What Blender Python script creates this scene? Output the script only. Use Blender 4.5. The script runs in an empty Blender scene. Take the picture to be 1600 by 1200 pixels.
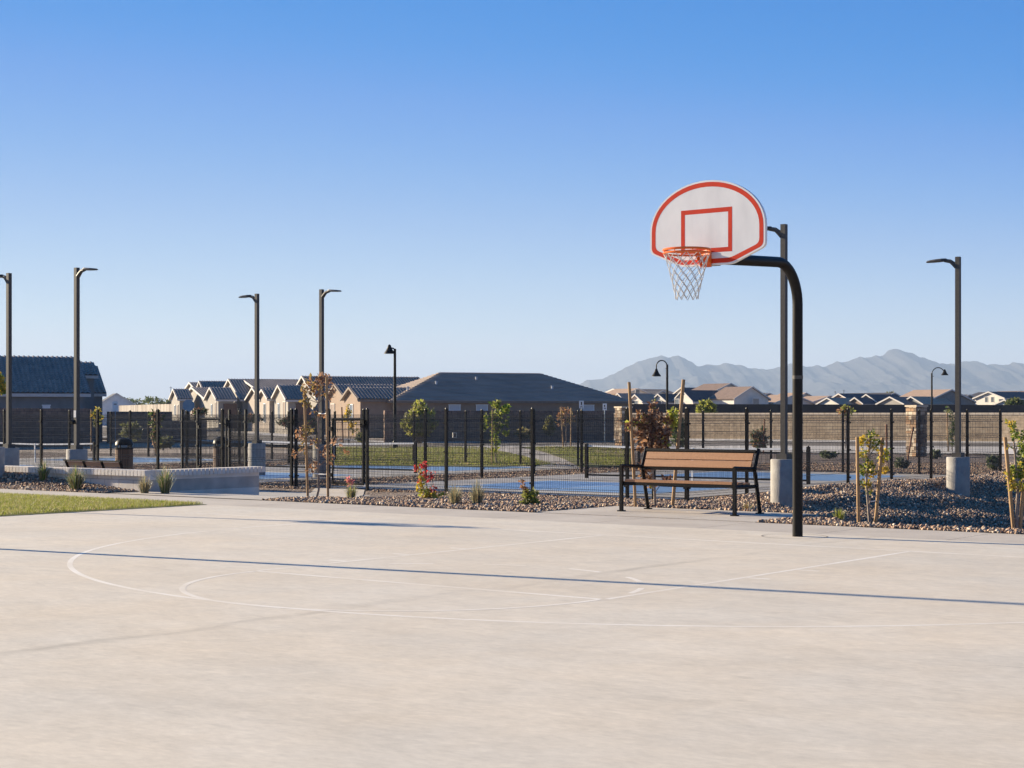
import bpy, math, random
import numpy as np
from mathutils import Vector, Matrix
random.seed(7); np.random.seed(7)
R = math.radians
S = bpy.context.scene
COL = S.collection

# ---------------------------------------------------------------- camera, sky, sun, exposure
F, YH, H = 2577.0, 648.8, 1.3708          # focal length and horizon in photo pixels, eye height
cam_d = bpy.data.cameras.new('camera'); cam = bpy.data.objects.new('camera', cam_d); COL.objects.link(cam)
cam.location = (0, 0, H); cam.rotation_euler = (R(90), 0, 0)
cam_d.sensor_width = 36; cam_d.lens = F / 1600 * 36; cam_d.shift_y = (YH - 600) / 1600
cam_d.clip_start = .1; cam_d.clip_end = 60000
S.camera = cam
SUN_EL = 17.0; HAZE = 1.25e-4
SKY_CURVES = [[(0, 0), (.12, .018), (.17, .13), (.255, .34), (.40, .58), (.60, .80), (1, .92)], [(0, 0), (.13, .11), (.24, .26), (.365, .45), (.55, .66), (.775, .81), (1, .85)], [(0, 0), (.25, .39), (.45, .74), (.62, .80), (.81, .84), (1, .85)]]
SUN_DIR = Vector((-.876 * math.cos(R(SUN_EL)), .482 * math.cos(R(SUN_EL)), math.sin(R(SUN_EL)))).normalized()
world = bpy.data.worlds.new('World'); S.world = world; world.use_nodes = True
wn = world.node_tree; wn.nodes.clear()
w_out = wn.nodes.new('ShaderNodeOutputWorld'); w_bg = wn.nodes.new('ShaderNodeBackground')
w_sky = wn.nodes.new('ShaderNodeTexSky'); w_sky.sky_type = 'NISHITA'; w_sky.sun_disc = False
w_sky.sun_elevation = R(SUN_EL); w_sky.sun_rotation = math.atan2(SUN_DIR.x, SUN_DIR.y)
w_sky.altitude = 300; w_sky.air_density = 1.0; w_sky.dust_density = .3; w_sky.ozone_density = 2.0
w_tc = wn.nodes.new('ShaderNodeTexCoord'); w_mul = wn.nodes.new('ShaderNodeVectorMath'); w_mul.operation = 'MULTIPLY'
w_mul.inputs[1].default_value = (.4, 1, 3.0)
w_nrm = wn.nodes.new('ShaderNodeVectorMath'); w_nrm.operation = 'NORMALIZE'
wn.links.new(w_tc.outputs['Generated'], w_mul.inputs[0]); wn.links.new(w_mul.outputs[0], w_nrm.inputs[0])
wn.links.new(w_nrm.outputs[0], w_sky.inputs['Vector'])
K0 = .152                                                      # brings the physical sky into the curve's 0..1 range and back
w_a = wn.nodes.new('ShaderNodeVectorMath'); w_a.operation = 'SCALE'; w_a.inputs['Scale'].default_value = K0
w_crv = wn.nodes.new('ShaderNodeRGBCurve'); w_b = wn.nodes.new('ShaderNodeVectorMath'); w_b.operation = 'SCALE'; w_b.inputs['Scale'].default_value = 1 / K0
for ch, pts in enumerate(SKY_CURVES):
    c = w_crv.mapping.curves[ch]
    while len(c.points) > 2: c.points.remove(c.points[1])
    c.points[0].location = pts[0]; c.points[1].location = pts[-1]
    for p_ in pts[1:-1]: c.points.new(*p_)
w_crv.mapping.update()
wn.links.new(w_sky.outputs[0], w_a.inputs[0]); wn.links.new(w_a.outputs[0], w_crv.inputs['Color']); wn.links.new(w_crv.outputs[0], w_b.inputs[0]); wn.links.new(w_b.outputs[0], w_bg.inputs['Color'])
w_bg.inputs['Strength'].default_value = .064
wn.links.new(w_bg.outputs[0], w_out.inputs['Surface'])
sun_d = bpy.data.lights.new('sun', 'SUN'); sun = bpy.data.objects.new('sun', sun_d); COL.objects.link(sun)
sun_d.energy = 5.0; sun_d.angle = R(.5); sun_d.color = (1.0, .85, .62)
sun.rotation_euler = (-SUN_DIR).to_track_quat('-Z', 'Y').to_euler()
S.view_settings.view_transform = 'Standard'; S.view_settings.look = 'None'
S.view_settings.exposure = 1.36; S.view_settings.gamma = 1; S.view_settings.use_curve_mapping = False

# ---------------------------------------------------------------- frames of reference
TH = R(37.386); CU = Vector((math.cos(TH), -math.sin(TH))); CV = Vector((math.sin(TH), math.cos(TH)))
C0 = Vector((-.7888, 13.3976))             # middle of the free-throw line
def P(u, v): return C0.x + CU.x * u + CV.x * v, C0.y + CU.y * u + CV.y * v
def UV(x, y):
    dx, dy = x - C0.x, y - C0.y
    return dx * CU.x + dy * CU.y, dx * CV.x + dy * CV.y
def at(px, s): return ((px - 800) / s, F / s)                 # ground position under photo column px at scale s (px per metre)
def gnd(px, py, z=0.):
    y = F * (H - z) / (py - YH); return ((px - 800) * y / F, y)
def zat(py, y): return H - (py - YH) * y / F
def sm(a, b, x): t = np.clip((np.asarray(x, float) - a) / (b - a), 0, 1); return t * t * (3 - 2 * t)
def T(x, y):                                                   # height of the terrain outside the paving
    x = np.asarray(x, float); y = np.asarray(y, float); u, v = UV(x, y)
    k = sm(-8.5, -10.5, u); base = -.37 * (sm(9.6, 17.5, v) * (1 - k) + sm(9.0, 14.6, v) * k)
    base = base - .10 * sm(-15.2, -17, u) * sm(9.6, 11.5, v) * sm(18.6, 17.6, v)
    base = base + sm(8.5, 9.2, v) * np.clip((-14.6 - u) * .07, 0, .27) * (v < 9.42) * (u < -14.4)
    crest = -.22 + .14 * sm(15, 21, v)
    berm = np.where(u > -5.2, np.maximum(crest - .28 * (u + 5.2), -1.35), crest)
    berm = berm + .045 * np.sin(1.9 * u + .7 * v) * np.sin(1.3 * v) + .03 * np.sin(4.3 * u - 1.1 * v)
    v0 = 8.9 + 1.75 * sm(-.6, -1.6, u)
    right = berm * sm(v0, v0 + 3.2, v)
    wgt = sm(-8.3, -6.2, u) * sm(36, 30, v)
    out = base * (1 - wgt) + right * wgt
    return np.where(v < 8.5, 0., out)

# ---------------------------------------------------------------- material helpers
def new_mat(name):
    m = bpy.data.materials.new(name); m.use_nodes = True
    nt = m.node_tree; b = nt.nodes['Principled BSDF']; return m, nt, b
def noise_mat(name, c1, c2, scale=8., rough=.8, bump=0., detail=6., c3=None, stretch=None, metal=0., bscale=None, spec=None, rotz=0.):
    m, nt, b = new_mat(name)
    tc = nt.nodes.new('ShaderNodeTexCoord'); mp = nt.nodes.new('ShaderNodeMapping'); nz = nt.nodes.new('ShaderNodeTexNoise')
    if stretch: mp.inputs['Scale'].default_value = stretch
    mp.inputs['Rotation'].default_value = (0, 0, rotz)
    nt.links.new(tc.outputs['Object'], mp.inputs[0]); nt.links.new(mp.outputs[0], nz.inputs['Vector'])
    nz.inputs['Scale'].default_value = scale; nz.inputs['Detail'].default_value = detail; nz.inputs['Roughness'].default_value = .6
    cr = nt.nodes.new('ShaderNodeValToRGB'); e = cr.color_ramp.elements
    e[0].position = .32; e[0].color = (*c1, 1); e[1].position = .68; e[1].color = (*c2, 1)
    if c3: k = cr.color_ramp.elements.new(.5); k.color = (*c3, 1)
    nt.links.new(nz.outputs['Fac'], cr.inputs[0]); nt.links.new(cr.outputs[0], b.inputs['Base Color'])
    b.inputs['Roughness'].default_value = rough; b.inputs['Metallic'].default_value = metal
    if spec is not None: b.inputs['Specular IOR Level'].default_value = spec
    if bump:
        n2 = nt.nodes.new('ShaderNodeTexNoise'); n2.inputs['Scale'].default_value = bscale or scale * 6; n2.inputs['Detail'].default_value = 4
        nt.links.new(tc.outputs['Object'], n2.inputs['Vector'])
        bp = nt.nodes.new('ShaderNodeBump'); bp.inputs['Strength'].default_value = bump; bp.inputs['Distance'].default_value = .02
        nt.links.new(n2.outputs['Fac'], bp.inputs['Height']); nt.links.new(bp.outputs[0], b.inputs['Normal'])
    return m
def leaf_mat(name, c1, c2, scale=9.):
    m = noise_mat(name, c1, c2, scale, rough=.55)
    nt = m.node_tree; b = nt.nodes['Principled BSDF']; out = nt.nodes['Material Output']
    src = b.inputs['Base Color'].links[0].from_socket
    tr = nt.nodes.new('ShaderNodeBsdfTranslucent'); mx = nt.nodes.new('ShaderNodeMixShader'); mx.inputs[0].default_value = .5
    nt.links.new(src, tr.inputs['Color']); nt.links.new(b.outputs[0], mx.inputs[1]); nt.links.new(tr.outputs[0], mx.inputs[2])
    nt.links.new(mx.outputs[0], out.inputs['Surface']); return m
def brick_mat(name, c1, c2, mortar, bw, bh, rough=.9, bump=.4, msize=.012):
    m, nt, b = new_mat(name)
    tc = nt.nodes.new('ShaderNodeTexCoord'); mp = nt.nodes.new('ShaderNodeMapping'); mp.inputs['Rotation'].default_value = (R(90), 0, 0)
    br = nt.nodes.new('ShaderNodeTexBrick'); br.inputs['Scale'].default_value = 1
    br.inputs['Brick Width'].default_value = bw; br.inputs['Row Height'].default_value = bh; br.inputs['Mortar Size'].default_value = msize
    br.inputs['Color1'].default_value = (*c1, 1); br.inputs['Color2'].default_value = (*c2, 1); br.inputs['Mortar'].default_value = (*mortar, 1)
    nt.links.new(tc.outputs['Object'], mp.inputs[0]); nt.links.new(mp.outputs[0], br.inputs['Vector'])
    nz = nt.nodes.new('ShaderNodeTexNoise'); nz.inputs['Scale'].default_value = 3; nz.inputs['Detail'].default_value = 8
    nt.links.new(tc.outputs['Object'], nz.inputs['Vector'])
    mx = nt.nodes.new('ShaderNodeMix'); mx.data_type = 'RGBA'; mx.blend_type = 'OVERLAY'; mx.inputs[0].default_value = .5
    nt.links.new(br.outputs['Color'], mx.inputs[6]); nt.links.new(nz.outputs['Fac'], mx.inputs[7])
    nt.links.new(mx.outputs[2], b.inputs['Base Color']); b.inputs['Roughness'].default_value = rough
    bp = nt.nodes.new('ShaderNodeBump'); bp.inputs['Strength'].default_value = bump; bp.inputs['Distance'].default_value = .01; bp.invert = True
    nt.links.new(br.outputs['Fac'], bp.inputs['Height']); nt.links.new(bp.outputs[0], b.inputs['Normal'])
    return m

# concrete of the court: broom streaks, mottling, a dirty saw-cut joint and scuffs
def court_mat():
    m, nt, b = new_mat('court_concrete'); N = nt.nodes.new; L = nt.links.new
    tc = N('ShaderNodeTexCoord')
    def noise(scale, stretch, detail=6, rot=0., rough=.6, dist=0.):
        mp = N('ShaderNodeMapping'); mp.inputs['Scale'].default_value = stretch; mp.inputs['Rotation'].default_value = (0, 0, rot)
        L(tc.outputs['Object'], mp.inputs[0]); n = N('ShaderNodeTexNoise'); n.inputs['Scale'].default_value = scale
        n.inputs['Detail'].default_value = detail; n.inputs['Roughness'].default_value = rough; n.inputs['Distortion'].default_value = dist
        L(mp.outputs[0], n.inputs['Vector']); return n.outputs['Fac']
    def ramp(x, p0, p1, v0, v1):
        r = N('ShaderNodeMapRange'); r.inputs['From Min'].default_value = p0; r.inputs['From Max'].default_value = p1
        r.inputs['To Min'].default_value = v0; r.inputs['To Max'].default_value = v1; L(x, r.inputs['Value']); return r.outputs[0]
    def mul(a, c):
        q = N('ShaderNodeMath'); q.operation = 'MULTIPLY'; L(a, q.inputs[0])
        if isinstance(c, float): q.inputs[1].default_value = c
        else: L(c, q.inputs[1])
        return q.outputs[0]
    big = noise(.35, (1, 1, 1), 5); streak = noise(1.7, (.6, 1.2, 1), 13, R(4), .74, .5); fine = noise(26, (.5, 1, 1), 6); grain = noise(160, (1, 1, 1), 3)
    smear = noise(1.5, (.55, 1.6, 1), 13, R(-8), .74, .8); mid = noise(7, (.8, 1., 1), 10, R(3), .75)
    val = mul(mul(ramp(big, .3, .7, .93, 1.05), ramp(streak, .3, .7, .90, 1.07)), mul(ramp(fine, .3, .7, .93, 1.06), ramp(grain, .3, .7, .96, 1.03)))
    val = mul(val, ramp(smear, .56, .72, 1.0, .86)); val = mul(val, ramp(mid, .3, .7, .90, 1.08))
    # joint running away from the viewer
    sep = N('ShaderNodeSeparateXYZ'); L(tc.outputs['Object'], sep.inputs[0])
    wob = noise(.5, (1, 1, 1), 6)
    jx = N('ShaderNodeMath'); jx.operation = 'MULTIPLY_ADD'; L(wob, jx.inputs[0]); jx.inputs[1].default_value = .5; L(sep.outputs['X'], jx.inputs[2])
    dd = N('ShaderNodeMath'); dd.operation = 'SUBTRACT'; L(jx.outputs[0], dd.inputs[0]); dd.inputs[1].default_value = .96
    ab = N('ShaderNodeMath'); ab.operation = 'ABSOLUTE'; L(dd.outputs[0], ab.inputs[0])
    dirt = noise(1.3, (2.5, .5, 1), 7)
    band = mul(ramp(ab.outputs[0], .0, .11, 1., 0.), ramp(dirt, .40, .68, .15, 1.))
    inv = N('ShaderNodeMath'); inv.operation = 'MULTIPLY_ADD'; L(band, inv.inputs[0]); inv.inputs[1].default_value = -.26; inv.inputs[2].default_value = 1.
    val = mul(val, inv.outputs[0])
    tint = N('ShaderNodeMix'); tint.data_type = 'RGBA'; L(ramp(noise(.5, (1, 1, 1), 4), .35, .65, 0, 1), tint.inputs[0])
    tint.inputs[6].default_value = (.695, .605, .485, 1); tint.inputs[7].default_value = (.665, .605, .515, 1)
    vm = N('ShaderNodeVectorMath'); vm.operation = 'SCALE'; L(tint.outputs[2], vm.inputs[0]); L(val, vm.inputs['Scale'])
    L(vm.outputs[0], b.inputs['Base Color']); b.inputs['Roughness'].default_value = .8; b.inputs['Specular IOR Level'].default_value = .25
    bp = N('ShaderNodeBump'); bp.inputs['Strength'].default_value = .12; bp.inputs['Distance'].default_value = .004
    L(fine, bp.inputs['Height']); L(bp.outputs[0], b.inputs['Normal'])
    return m
def attr_mat(name, rough=.9):
    m, nt, b = new_mat(name); a = nt.nodes.new('ShaderNodeAttribute'); a.attribute_name = 'rc'
    nt.links.new(a.outputs['Color'], b.inputs['Base Color']); b.inputs['Roughness'].default_value = rough; return m
def gravel_mat():
    m, nt, b = new_mat('gravel_bed'); N = nt.nodes.new; L = nt.links.new
    tc = N('ShaderNodeTexCoord'); vo = N('ShaderNodeTexVoronoi'); vo.inputs['Scale'].default_value = 22
    L(tc.outputs['Object'], vo.inputs['Vector'])
    sep = N('ShaderNodeSeparateColor'); L(vo.outputs['Color'], sep.inputs[0])
    cr = N('ShaderNodeValToRGB'); e = cr.color_ramp.elements; e[0].color = (.11, .07, .045, 1); e[1].color = (.44, .34, .25, 1)
    for p, c in ((.3, (.13, .085, .065, 1)), (.6, (.22, .16, .13, 1)), (.8, (.12, .11, .11, 1))):
        k = e.new(p); k.color = c
    L(sep.outputs[0], cr.inputs[0]); L(cr.outputs[0], b.inputs['Base Color']); b.inputs['Roughness'].default_value = .95
    bp = N('ShaderNodeBump'); bp.inputs['Strength'].default_value = 1; bp.inputs['Distance'].default_value = .03; bp.invert = True
    L(vo.outputs['Distance'], bp.inputs['Height']); L(bp.outputs[0], b.inputs['Normal']); return m
def line_mat():
    m, nt, b = new_mat('worn_line_paint'); N = nt.nodes.new; L = nt.links.new
    tc = N('ShaderNodeTexCoord'); n = N('ShaderNodeTexNoise'); n.inputs['Scale'].default_value = 1.1; n.inputs['Detail'].default_value = 9
    L(tc.outputs['Object'], n.inputs['Vector']); cr = N('ShaderNodeValToRGB'); e = cr.color_ramp.elements
    e[0].position = .36; e[0].color = (.735, .655, .545, 1); e[1].position = .6; e[1].color = (.86, .80, .71, 1)
    L(n.outputs['Fac'], cr.inputs[0]); L(cr.outputs[0], b.inputs['Base Color']); b.inputs['Roughness'].default_value = .7; return m
def desert_mat():
    return noise_mat('desert_soil', (.32, .25, .19), (.46, .37, .29), .25, .95, .5, 10, bscale=9)

M = {}
M['court'] = court_mat(); M['line'] = line_mat(); M['gravel'] = gravel_mat(); M['rock'] = attr_mat('crushed_rock'); M['soil'] = desert_mat()
M['path'] = noise_mat('path_concrete', (.44, .385, .325), (.54, .48, .41), 1.1, .85, .15, 9)
M['pad'] = noise_mat('court_pad', (.36, .33, .30), (.43, .40, .36), .8, .85, .1, 8)
M['blue'] = noise_mat('blue_court_paint', (.155, .285, .48), (.185, .32, .53), .7, .6)
M['white_paint'] = noise_mat('white_line_paint', (.72, .72, .72), (.8, .8, .8), 4, .6)
M['black'] = noise_mat('black_powder_coat', (.008, .007, .0065), (.014, .012, .011), 30, .42, spec=.16)
M['bronze'] = noise_mat('dark_bronze_metal', (.066, .060, .054), (.090, .082, .074), 20, .5, spec=.3)
M['wire'] = noise_mat('coated_wire', (.030, .029, .028), (.042, .040, .039), 20, .30)
M['board'] = noise_mat('white_enamel', (.66, .66, .67), (.80, .80, .80), 4, .4, stretch=(1, 1, .35), detail=10)
M['red'] = noise_mat('red_paint', (.52, .030, .012), (.62, .045, .016), 6, .5, spec=.2)
M['orange'] = noise_mat('orange_rim_paint', (.66, .11, .012), (.78, .15, .02), 12, .4)
M['cord'] = noise_mat('white_cord', (.42, .42, .42), (.60, .60, .59), 40, .8)
M['slat'] = noise_mat('wood_look_slat', (.36, .17, .075), (.43, .21, .095), 5, .55, .1, 8, stretch=(.6, 8, 8))
M['slat_pale'] = noise_mat('sunlit_slat', (.44, .27, .16), (.54, .34, .21), 5, .6, .1, 8, stretch=(.6, 8, 8)); M['slat2'] = noise_mat('brown_slat', (.17, .085, .045), (.23, .115, .06), 5, .6, .1, 8, stretch=(8, 8, .6))  # pale slat colour paints in grazing sun on the walled bench's backrest
M['base'] = noise_mat('cast_concrete', (.27, .25, .23), (.37, .35, .32), 5, .9, .3, 10)
M['block'] = noise_mat('pale_block', (.70, .63, .56), (.80, .73, .66), 4, .9, .2, 8)
M['stake'] = noise_mat('treated_pine', (.30, .175, .08), (.45, .29, .145), 6, .8, .2, 8, stretch=(6, 6, .4))
M['stake_red'] = noise_mat('weathered_stake', (.18, .075, .04), (.28, .13, .07), 6, .85, .2, 8, stretch=(6, 6, .4))
M['bark'] = noise_mat('grey_bark', (.20, .155, .12), (.36, .30, .25), 14, .9, .4)
M['tie'] = noise_mat('white_tie', (.7, .7, .68), (.8, .8, .78), 10, .6)
M['netmesh'] = noise_mat('black_net_cord', (.012, .012, .013), (.02, .02, .02), 20, .7)
M['tape'] = noise_mat('white_net_tape', (.75, .76, .78), (.82, .82, .82), 10, .7)
M['asphalt'] = noise_mat('asphalt', (.15, .125, .10), (.21, .175, .145), 3, .95, .2)
M['kerb'] = noise_mat('kerb_concrete', (.56, .51, .45), (.66, .61, .55), 2, .9)
M['tan_wall'] = brick_mat('tan_block', (.48, .365, .24), (.55, .43, .29), (.31, .24, .165), .4, .2)
M['tan_cap'] = noise_mat('tan_cap_block', (.52, .43, .32), (.64, .54, .42), 5, .9)
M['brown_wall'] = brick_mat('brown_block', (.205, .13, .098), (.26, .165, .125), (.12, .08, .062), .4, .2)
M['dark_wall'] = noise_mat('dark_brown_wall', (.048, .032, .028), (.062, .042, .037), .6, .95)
M['stone1'] = noise_mat('ledge_stone', (.30, .20, .135), (.56, .45, .33), 3.5, .9, .5, 3, c3=(.40, .31, .23))
M['stone_brown'] = noise_mat('brown_stone', (.13, .09, .065), (.24, .17, .12), 5, .9, .4); M['stone_rust'] = noise_mat('rust_stone', (.34, .20, .11), (.44, .29, .18), 5, .9, .4); M['stucco_tan'] = noise_mat('tan_stucco', (.24, .175, .135), (.29, .215, .165), 2, .95, .2)
M['stucco_cream'] = noise_mat('cream_stucco', (.285, .262, .238), (.34, .315, .288), 2, .95, .2)
M['stucco_pink'] = noise_mat('peach_stucco', (.31, .262, .225), (.37, .315, .275), 2, .95, .2)
M['stucco_grey'] = noise_mat('grey_stucco', (.17, .175, .18), (.21, .215, .22), 2, .95, .2)
M['stucco_white'] = noise_mat('white_stucco', (.62, .58, .52), (.70, .66, .60), 2, .95, .2)
M['trim'] = noise_mat('pale_trim', (.50, .47, .45), (.58, .55, .52), 4, .8)
M['trim_brown'] = noise_mat('brown_trim', (.17, .13, .105), (.21, .165, .135), 4, .8); M['tile'] = noise_mat('slate_tile', (.115, .092, .074), (.25, .20, .162), 1.6, .38, c3=(.17, .136, .11), detail=9)
M['flat_tile'] = noise_mat('flat_concrete_tile', (.24, .19, .155), (.36, .285, .235), .9, .6, stretch=(.4, 1, 1), detail=9)
M['tile_brown'] = noise_mat('brown_tile', (.17, .115, .09), (.24, .165, .13), 2, .8)
M['tile_tan'] = noise_mat('tan_tile', (.34, .23, .16), (.42, .29, .21), 2, .8)
M['tile_dark'] = noise_mat('dark_tile', (.045, .043, .052), (.07, .065, .072), 2, .75)
M['glass'] = noise_mat('window_glass', (.10, .12, .14), (.16, .18, .20), 1, .08)
M['white'] = noise_mat('white_vinyl', (.70, .70, .70), (.78, .78, .78), 3, .5)
M['door'] = noise_mat('brown_door', (.10, .055, .04), (.14, .08, .055), 6, .6)
M['fence_pale_dark'] = noise_mat('weathered_cedar', (.30, .26, .225), (.38, .33, .285), 3, .9); M['fence_pale'] = noise_mat('pale_cedar', (.42, .37, .32), (.50, .445, .39), 3, .9, stretch=(3, 3, .2))
M['metal_roof'] = noise_mat('grey_metal', (.46, .48, .52), (.56, .58, .62), 1.5, .5)
M['sign_back'] = noise_mat('bare_aluminium', (.22, .28, .33), (.28, .34, .39), 4, .55, metal=.1)
M['green_box'] = noise_mat('green_cabinet', (.03, .045, .04), (.04, .06, .05), 5, .6)
M['mount'] = noise_mat('desert_mountain', (.046, .042, .038), (.068, .06, .053), .0035, .95, detail=12)
LG = leaf_mat
M['lf_green'] = LG('green_leaves', (.06, .12, .02), (.14, .22, .04)); M['lf_dark'] = LG('dark_green_leaves', (.035, .065, .02), (.08, .12, .035))
M['lf_yellow'] = LG('yellow_leaves', (.52, .36, .035), (.70, .50, .08)); M['lf_lime'] = LG('lime_leaves', (.30, .34, .05), (.46, .46, .09))
M['lf_brown'] = LG('dry_brown_leaves', (.27, .145, .09), (.46, .30, .20)); M['lf_red'] = LG('red_leaves', (.26, .045, .03), (.42, .08, .05))
M['lf_rust'] = LG('rust_leaves', (.27, .14, .07), (.38, .21, .11)); M['lf_olive'] = LG('olive_leaves', (.15, .16, .05), (.25, .25, .09))
M['lf_tan'] = LG('straw', (.36, .29, .15), (.50, .41, .24)); M['lf_pink'] = LG('pink_flowers', (.55, .16, .18), (.68, .28, .28))
M['lf_flower'] = LG('crimson_flowers', (.42, .035, .04), (.56, .08, .07)); M['lf_sage'] = LG('sage_leaves', (.17, .19, .13), (.27, .28, .20))
M['lf_grass'] = LG('lawn_blades', (.16, .20, .025), (.36, .37, .08), 3); M['lawn'] = noise_mat('lawn_turf', (.14, .15, .03), (.27, .25, .07), 1.2, .95, .6, 12, bscale=60)
M['lf_khaki'] = LG('khaki_leaves', (.24, .17, .05), (.36, .27, .09)); M['lf_straw'] = LG('straw_olive_leaves', (.28, .25, .09), (.40, .36, .15)); M['lf_wine'] = LG('wine_leaves', (.10, .05, .035), (.20, .10, .07))

# ---------------------------------------------------------------- mesh builder
class MB:
    def __init__(s): s.v = []; s.f = []; s.m = []
    def add(s, vs, fs, mi=0):
        o = len(s.v); s.v.extend(tuple(p) for p in vs); s.f.extend(tuple(i + o for i in f) for f in fs); s.m.extend([mi] * len(fs)); return s
    def box(s, c, d, rz=0., mi=0, rx=0., ry=0.):
        mt = Matrix.Rotation(rz, 3, 'Z') @ Matrix.Rotation(ry, 3, 'Y') @ Matrix.Rotation(rx, 3, 'X')
        vs = [Vector(c) + mt @ Vector((sx * d[0] / 2, sy * d[1] / 2, sz * d[2] / 2)) for sz in (-1, 1) for sy in (-1, 1) for sx in (-1, 1)]
        return s.add(vs, [(0, 2, 3, 1), (4, 5, 7, 6), (0, 1, 5, 4), (2, 6, 7, 3), (0, 4, 6, 2), (1, 3, 7, 5)], mi)
    def tube(s, pts, r, n=8, mi=0, caps=True, close=False, ph=0.):
        pts = [Vector(p) for p in pts]; rs = r if isinstance(r, (list, tuple)) else [r] * len(pts); o = len(s.v); L = len(pts)
        prev = None
        for i, p in enumerate(pts):
            a = pts[(i - 1) % L] if (i or close) else p; b = pts[(i + 1) % L] if (i < L - 1 or close) else p
            t = (b - a).normalized() if (b - a).length > 1e-9 else Vector((0, 0, 1))
            if prev is None:
                x = t.orthogonal().normalized() if abs(t.z) < .99 else Vector((1, 0, 0)).cross(t).normalized()
            else:
                x = (prev - t * prev.dot(t)); x = x.normalized() if x.length > 1e-6 else t.orthogonal().normalized()
            prev = x; y = t.cross(x)
            for k in range(n):
                q = 2 * math.pi * k / n + ph; s.v.append(tuple(p + (x * math.cos(q) + y * math.sin(q)) * rs[i]))
        for i in range(L if close else L - 1):
            for k in range(n):
                a, b = o + i * n, o + ((i + 1) % L) * n; s.f.append((a + k, a + (k + 1) % n, b + (k + 1) % n, b + k)); s.m.append(mi)
        if caps and not close:
            s.f.append(tuple(o + k for k in reversed(range(n)))); s.f.append(tuple(o + (L - 1) * n + k for k in range(n))); s.m += [mi, mi]
        return s
    def lathe(s, prof, c=(0, 0, 0), n=20, mi=0):
        o = len(s.v)
        for r, z in prof:
            for k in range(n):
                q = 2 * math.pi * k / n; s.v.append((c[0] + r * math.cos(q), c[1] + r * math.sin(q), c[2] + z))
        for i in range(len(prof) - 1):
            for k in range(n):
                s.f.append((o + i * n + k, o + i * n + (k + 1) % n, o + (i + 1) * n + (k + 1) % n, o + (i + 1) * n + k)); s.m.append(mi)
        s.f.append(tuple(o + k for k in reversed(range(n)))); s.f.append(tuple(o + (len(prof) - 1) * n + k for k in range(n))); s.m += [mi, mi]
        return s
    def leaves(s, c, rad, n, size, nm=1, flat=.0, shell=.35, up=.0):
        for _ in range(n):
            while True:
                d = Vector((random.uniform(-1, 1), random.uniform(-1, 1), random.uniform(-1, 1)))
                if shell < d.length + random.random() * .5 and d.length <= 1: break
            p = Vector(c) + Vector((d.x * rad[0], d.y * rad[1], d.z * rad[2]))
            a = Vector((random.gauss(0, 1), random.gauss(0, 1), random.gauss(0, .8) + up)).normalized(); b = a.orthogonal().normalized()
            b = (Matrix.Rotation(random.uniform(0, 6.3), 3, a) @ b); l = size * random.uniform(.6, 1.3)
            n2 = a.cross(b) * l * .12
            s.add([p, p + a * l * .45 + b * l * .30 + n2, p + a * l, p + a * l * .45 - b * l * .30 + n2], [(0, 1, 2), (0, 2, 3)], random.randrange(nm))
        return s
    def build(s, name, mats, parent=None, smooth=False, loc=None):
        me = bpy.data.meshes.new(name); me.from_pydata(s.v, [], s.f); me.update()
        for m in (mats if isinstance(mats, (list, tuple)) else [mats]): me.materials.append(M[m] if isinstance(m, str) else m)
        if any(s.m): me.polygons.foreach_set('material_index', s.m)
        if smooth: me.polygons.foreach_set('use_smooth', [True] * len(s.f)); 
        if smooth and hasattr(me, 'set_sharp_from_angle'): me.set_sharp_from_angle(angle=R(40))
        o = bpy.data.objects.new(name, me); COL.objects.link(o)
        if parent is not None: o.parent = parent
        if loc is not None: o.location = loc
        return o
def tag(o, label=None, cat=None, group=None, kind=None):
    if label: o['label'] = label
    if cat: o['category'] = cat
    if group: o['group'] = group
    if kind: o['kind'] = kind
    return o
def thing(name, label, cat, loc=(0, 0, 0), rz=0., group=None):
    o = bpy.data.objects.new(name, None); COL.objects.link(o); o.location = loc; o.rotation_euler = (0, 0, rz); o.empty_display_size = .2
    return tag(o, label, cat, group)
def struct(o): o['kind'] = 'structure'; return o
def dup(root, loc, rz=None, label=None):
    r = root.copy(); COL.objects.link(r); r.location = loc
    if rz is not None: r.rotation_euler = (0, 0, rz)
    if label: r['label'] = label
    for ch in list(root.children):
        c = ch.copy(); COL.objects.link(c); c.parent = r
        for g in list(ch.children):
            d = g.copy(); COL.objects.link(d); d.parent = c
    return r
def sheet(name, poly, z, mat, thick=0., zf=None):              # flat polygon with optional thickness
    mb = MB(); n = len(poly)
    top = [(x, y, (zf(x, y) if zf else 0) + z) for x, y in poly]
    mb.add(top, [tuple(range(n))])
    if thick:
        o = len(mb.v); mb.add([(x, y, q - thick) for x, y, q in top], [])
        mb.add([], [])
        for i in range(n):
            j = (i + 1) % n; mb.f.append((i, o + i, o + j, j)); mb.m.append(0)
    return struct(mb.build(name, mat))
def uvrect(u0, u1, v0, v1): return [P(u0, v0), P(u1, v0), P(u1, v1), P(u0, v1)]
def rot_obj(o): return o

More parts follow.
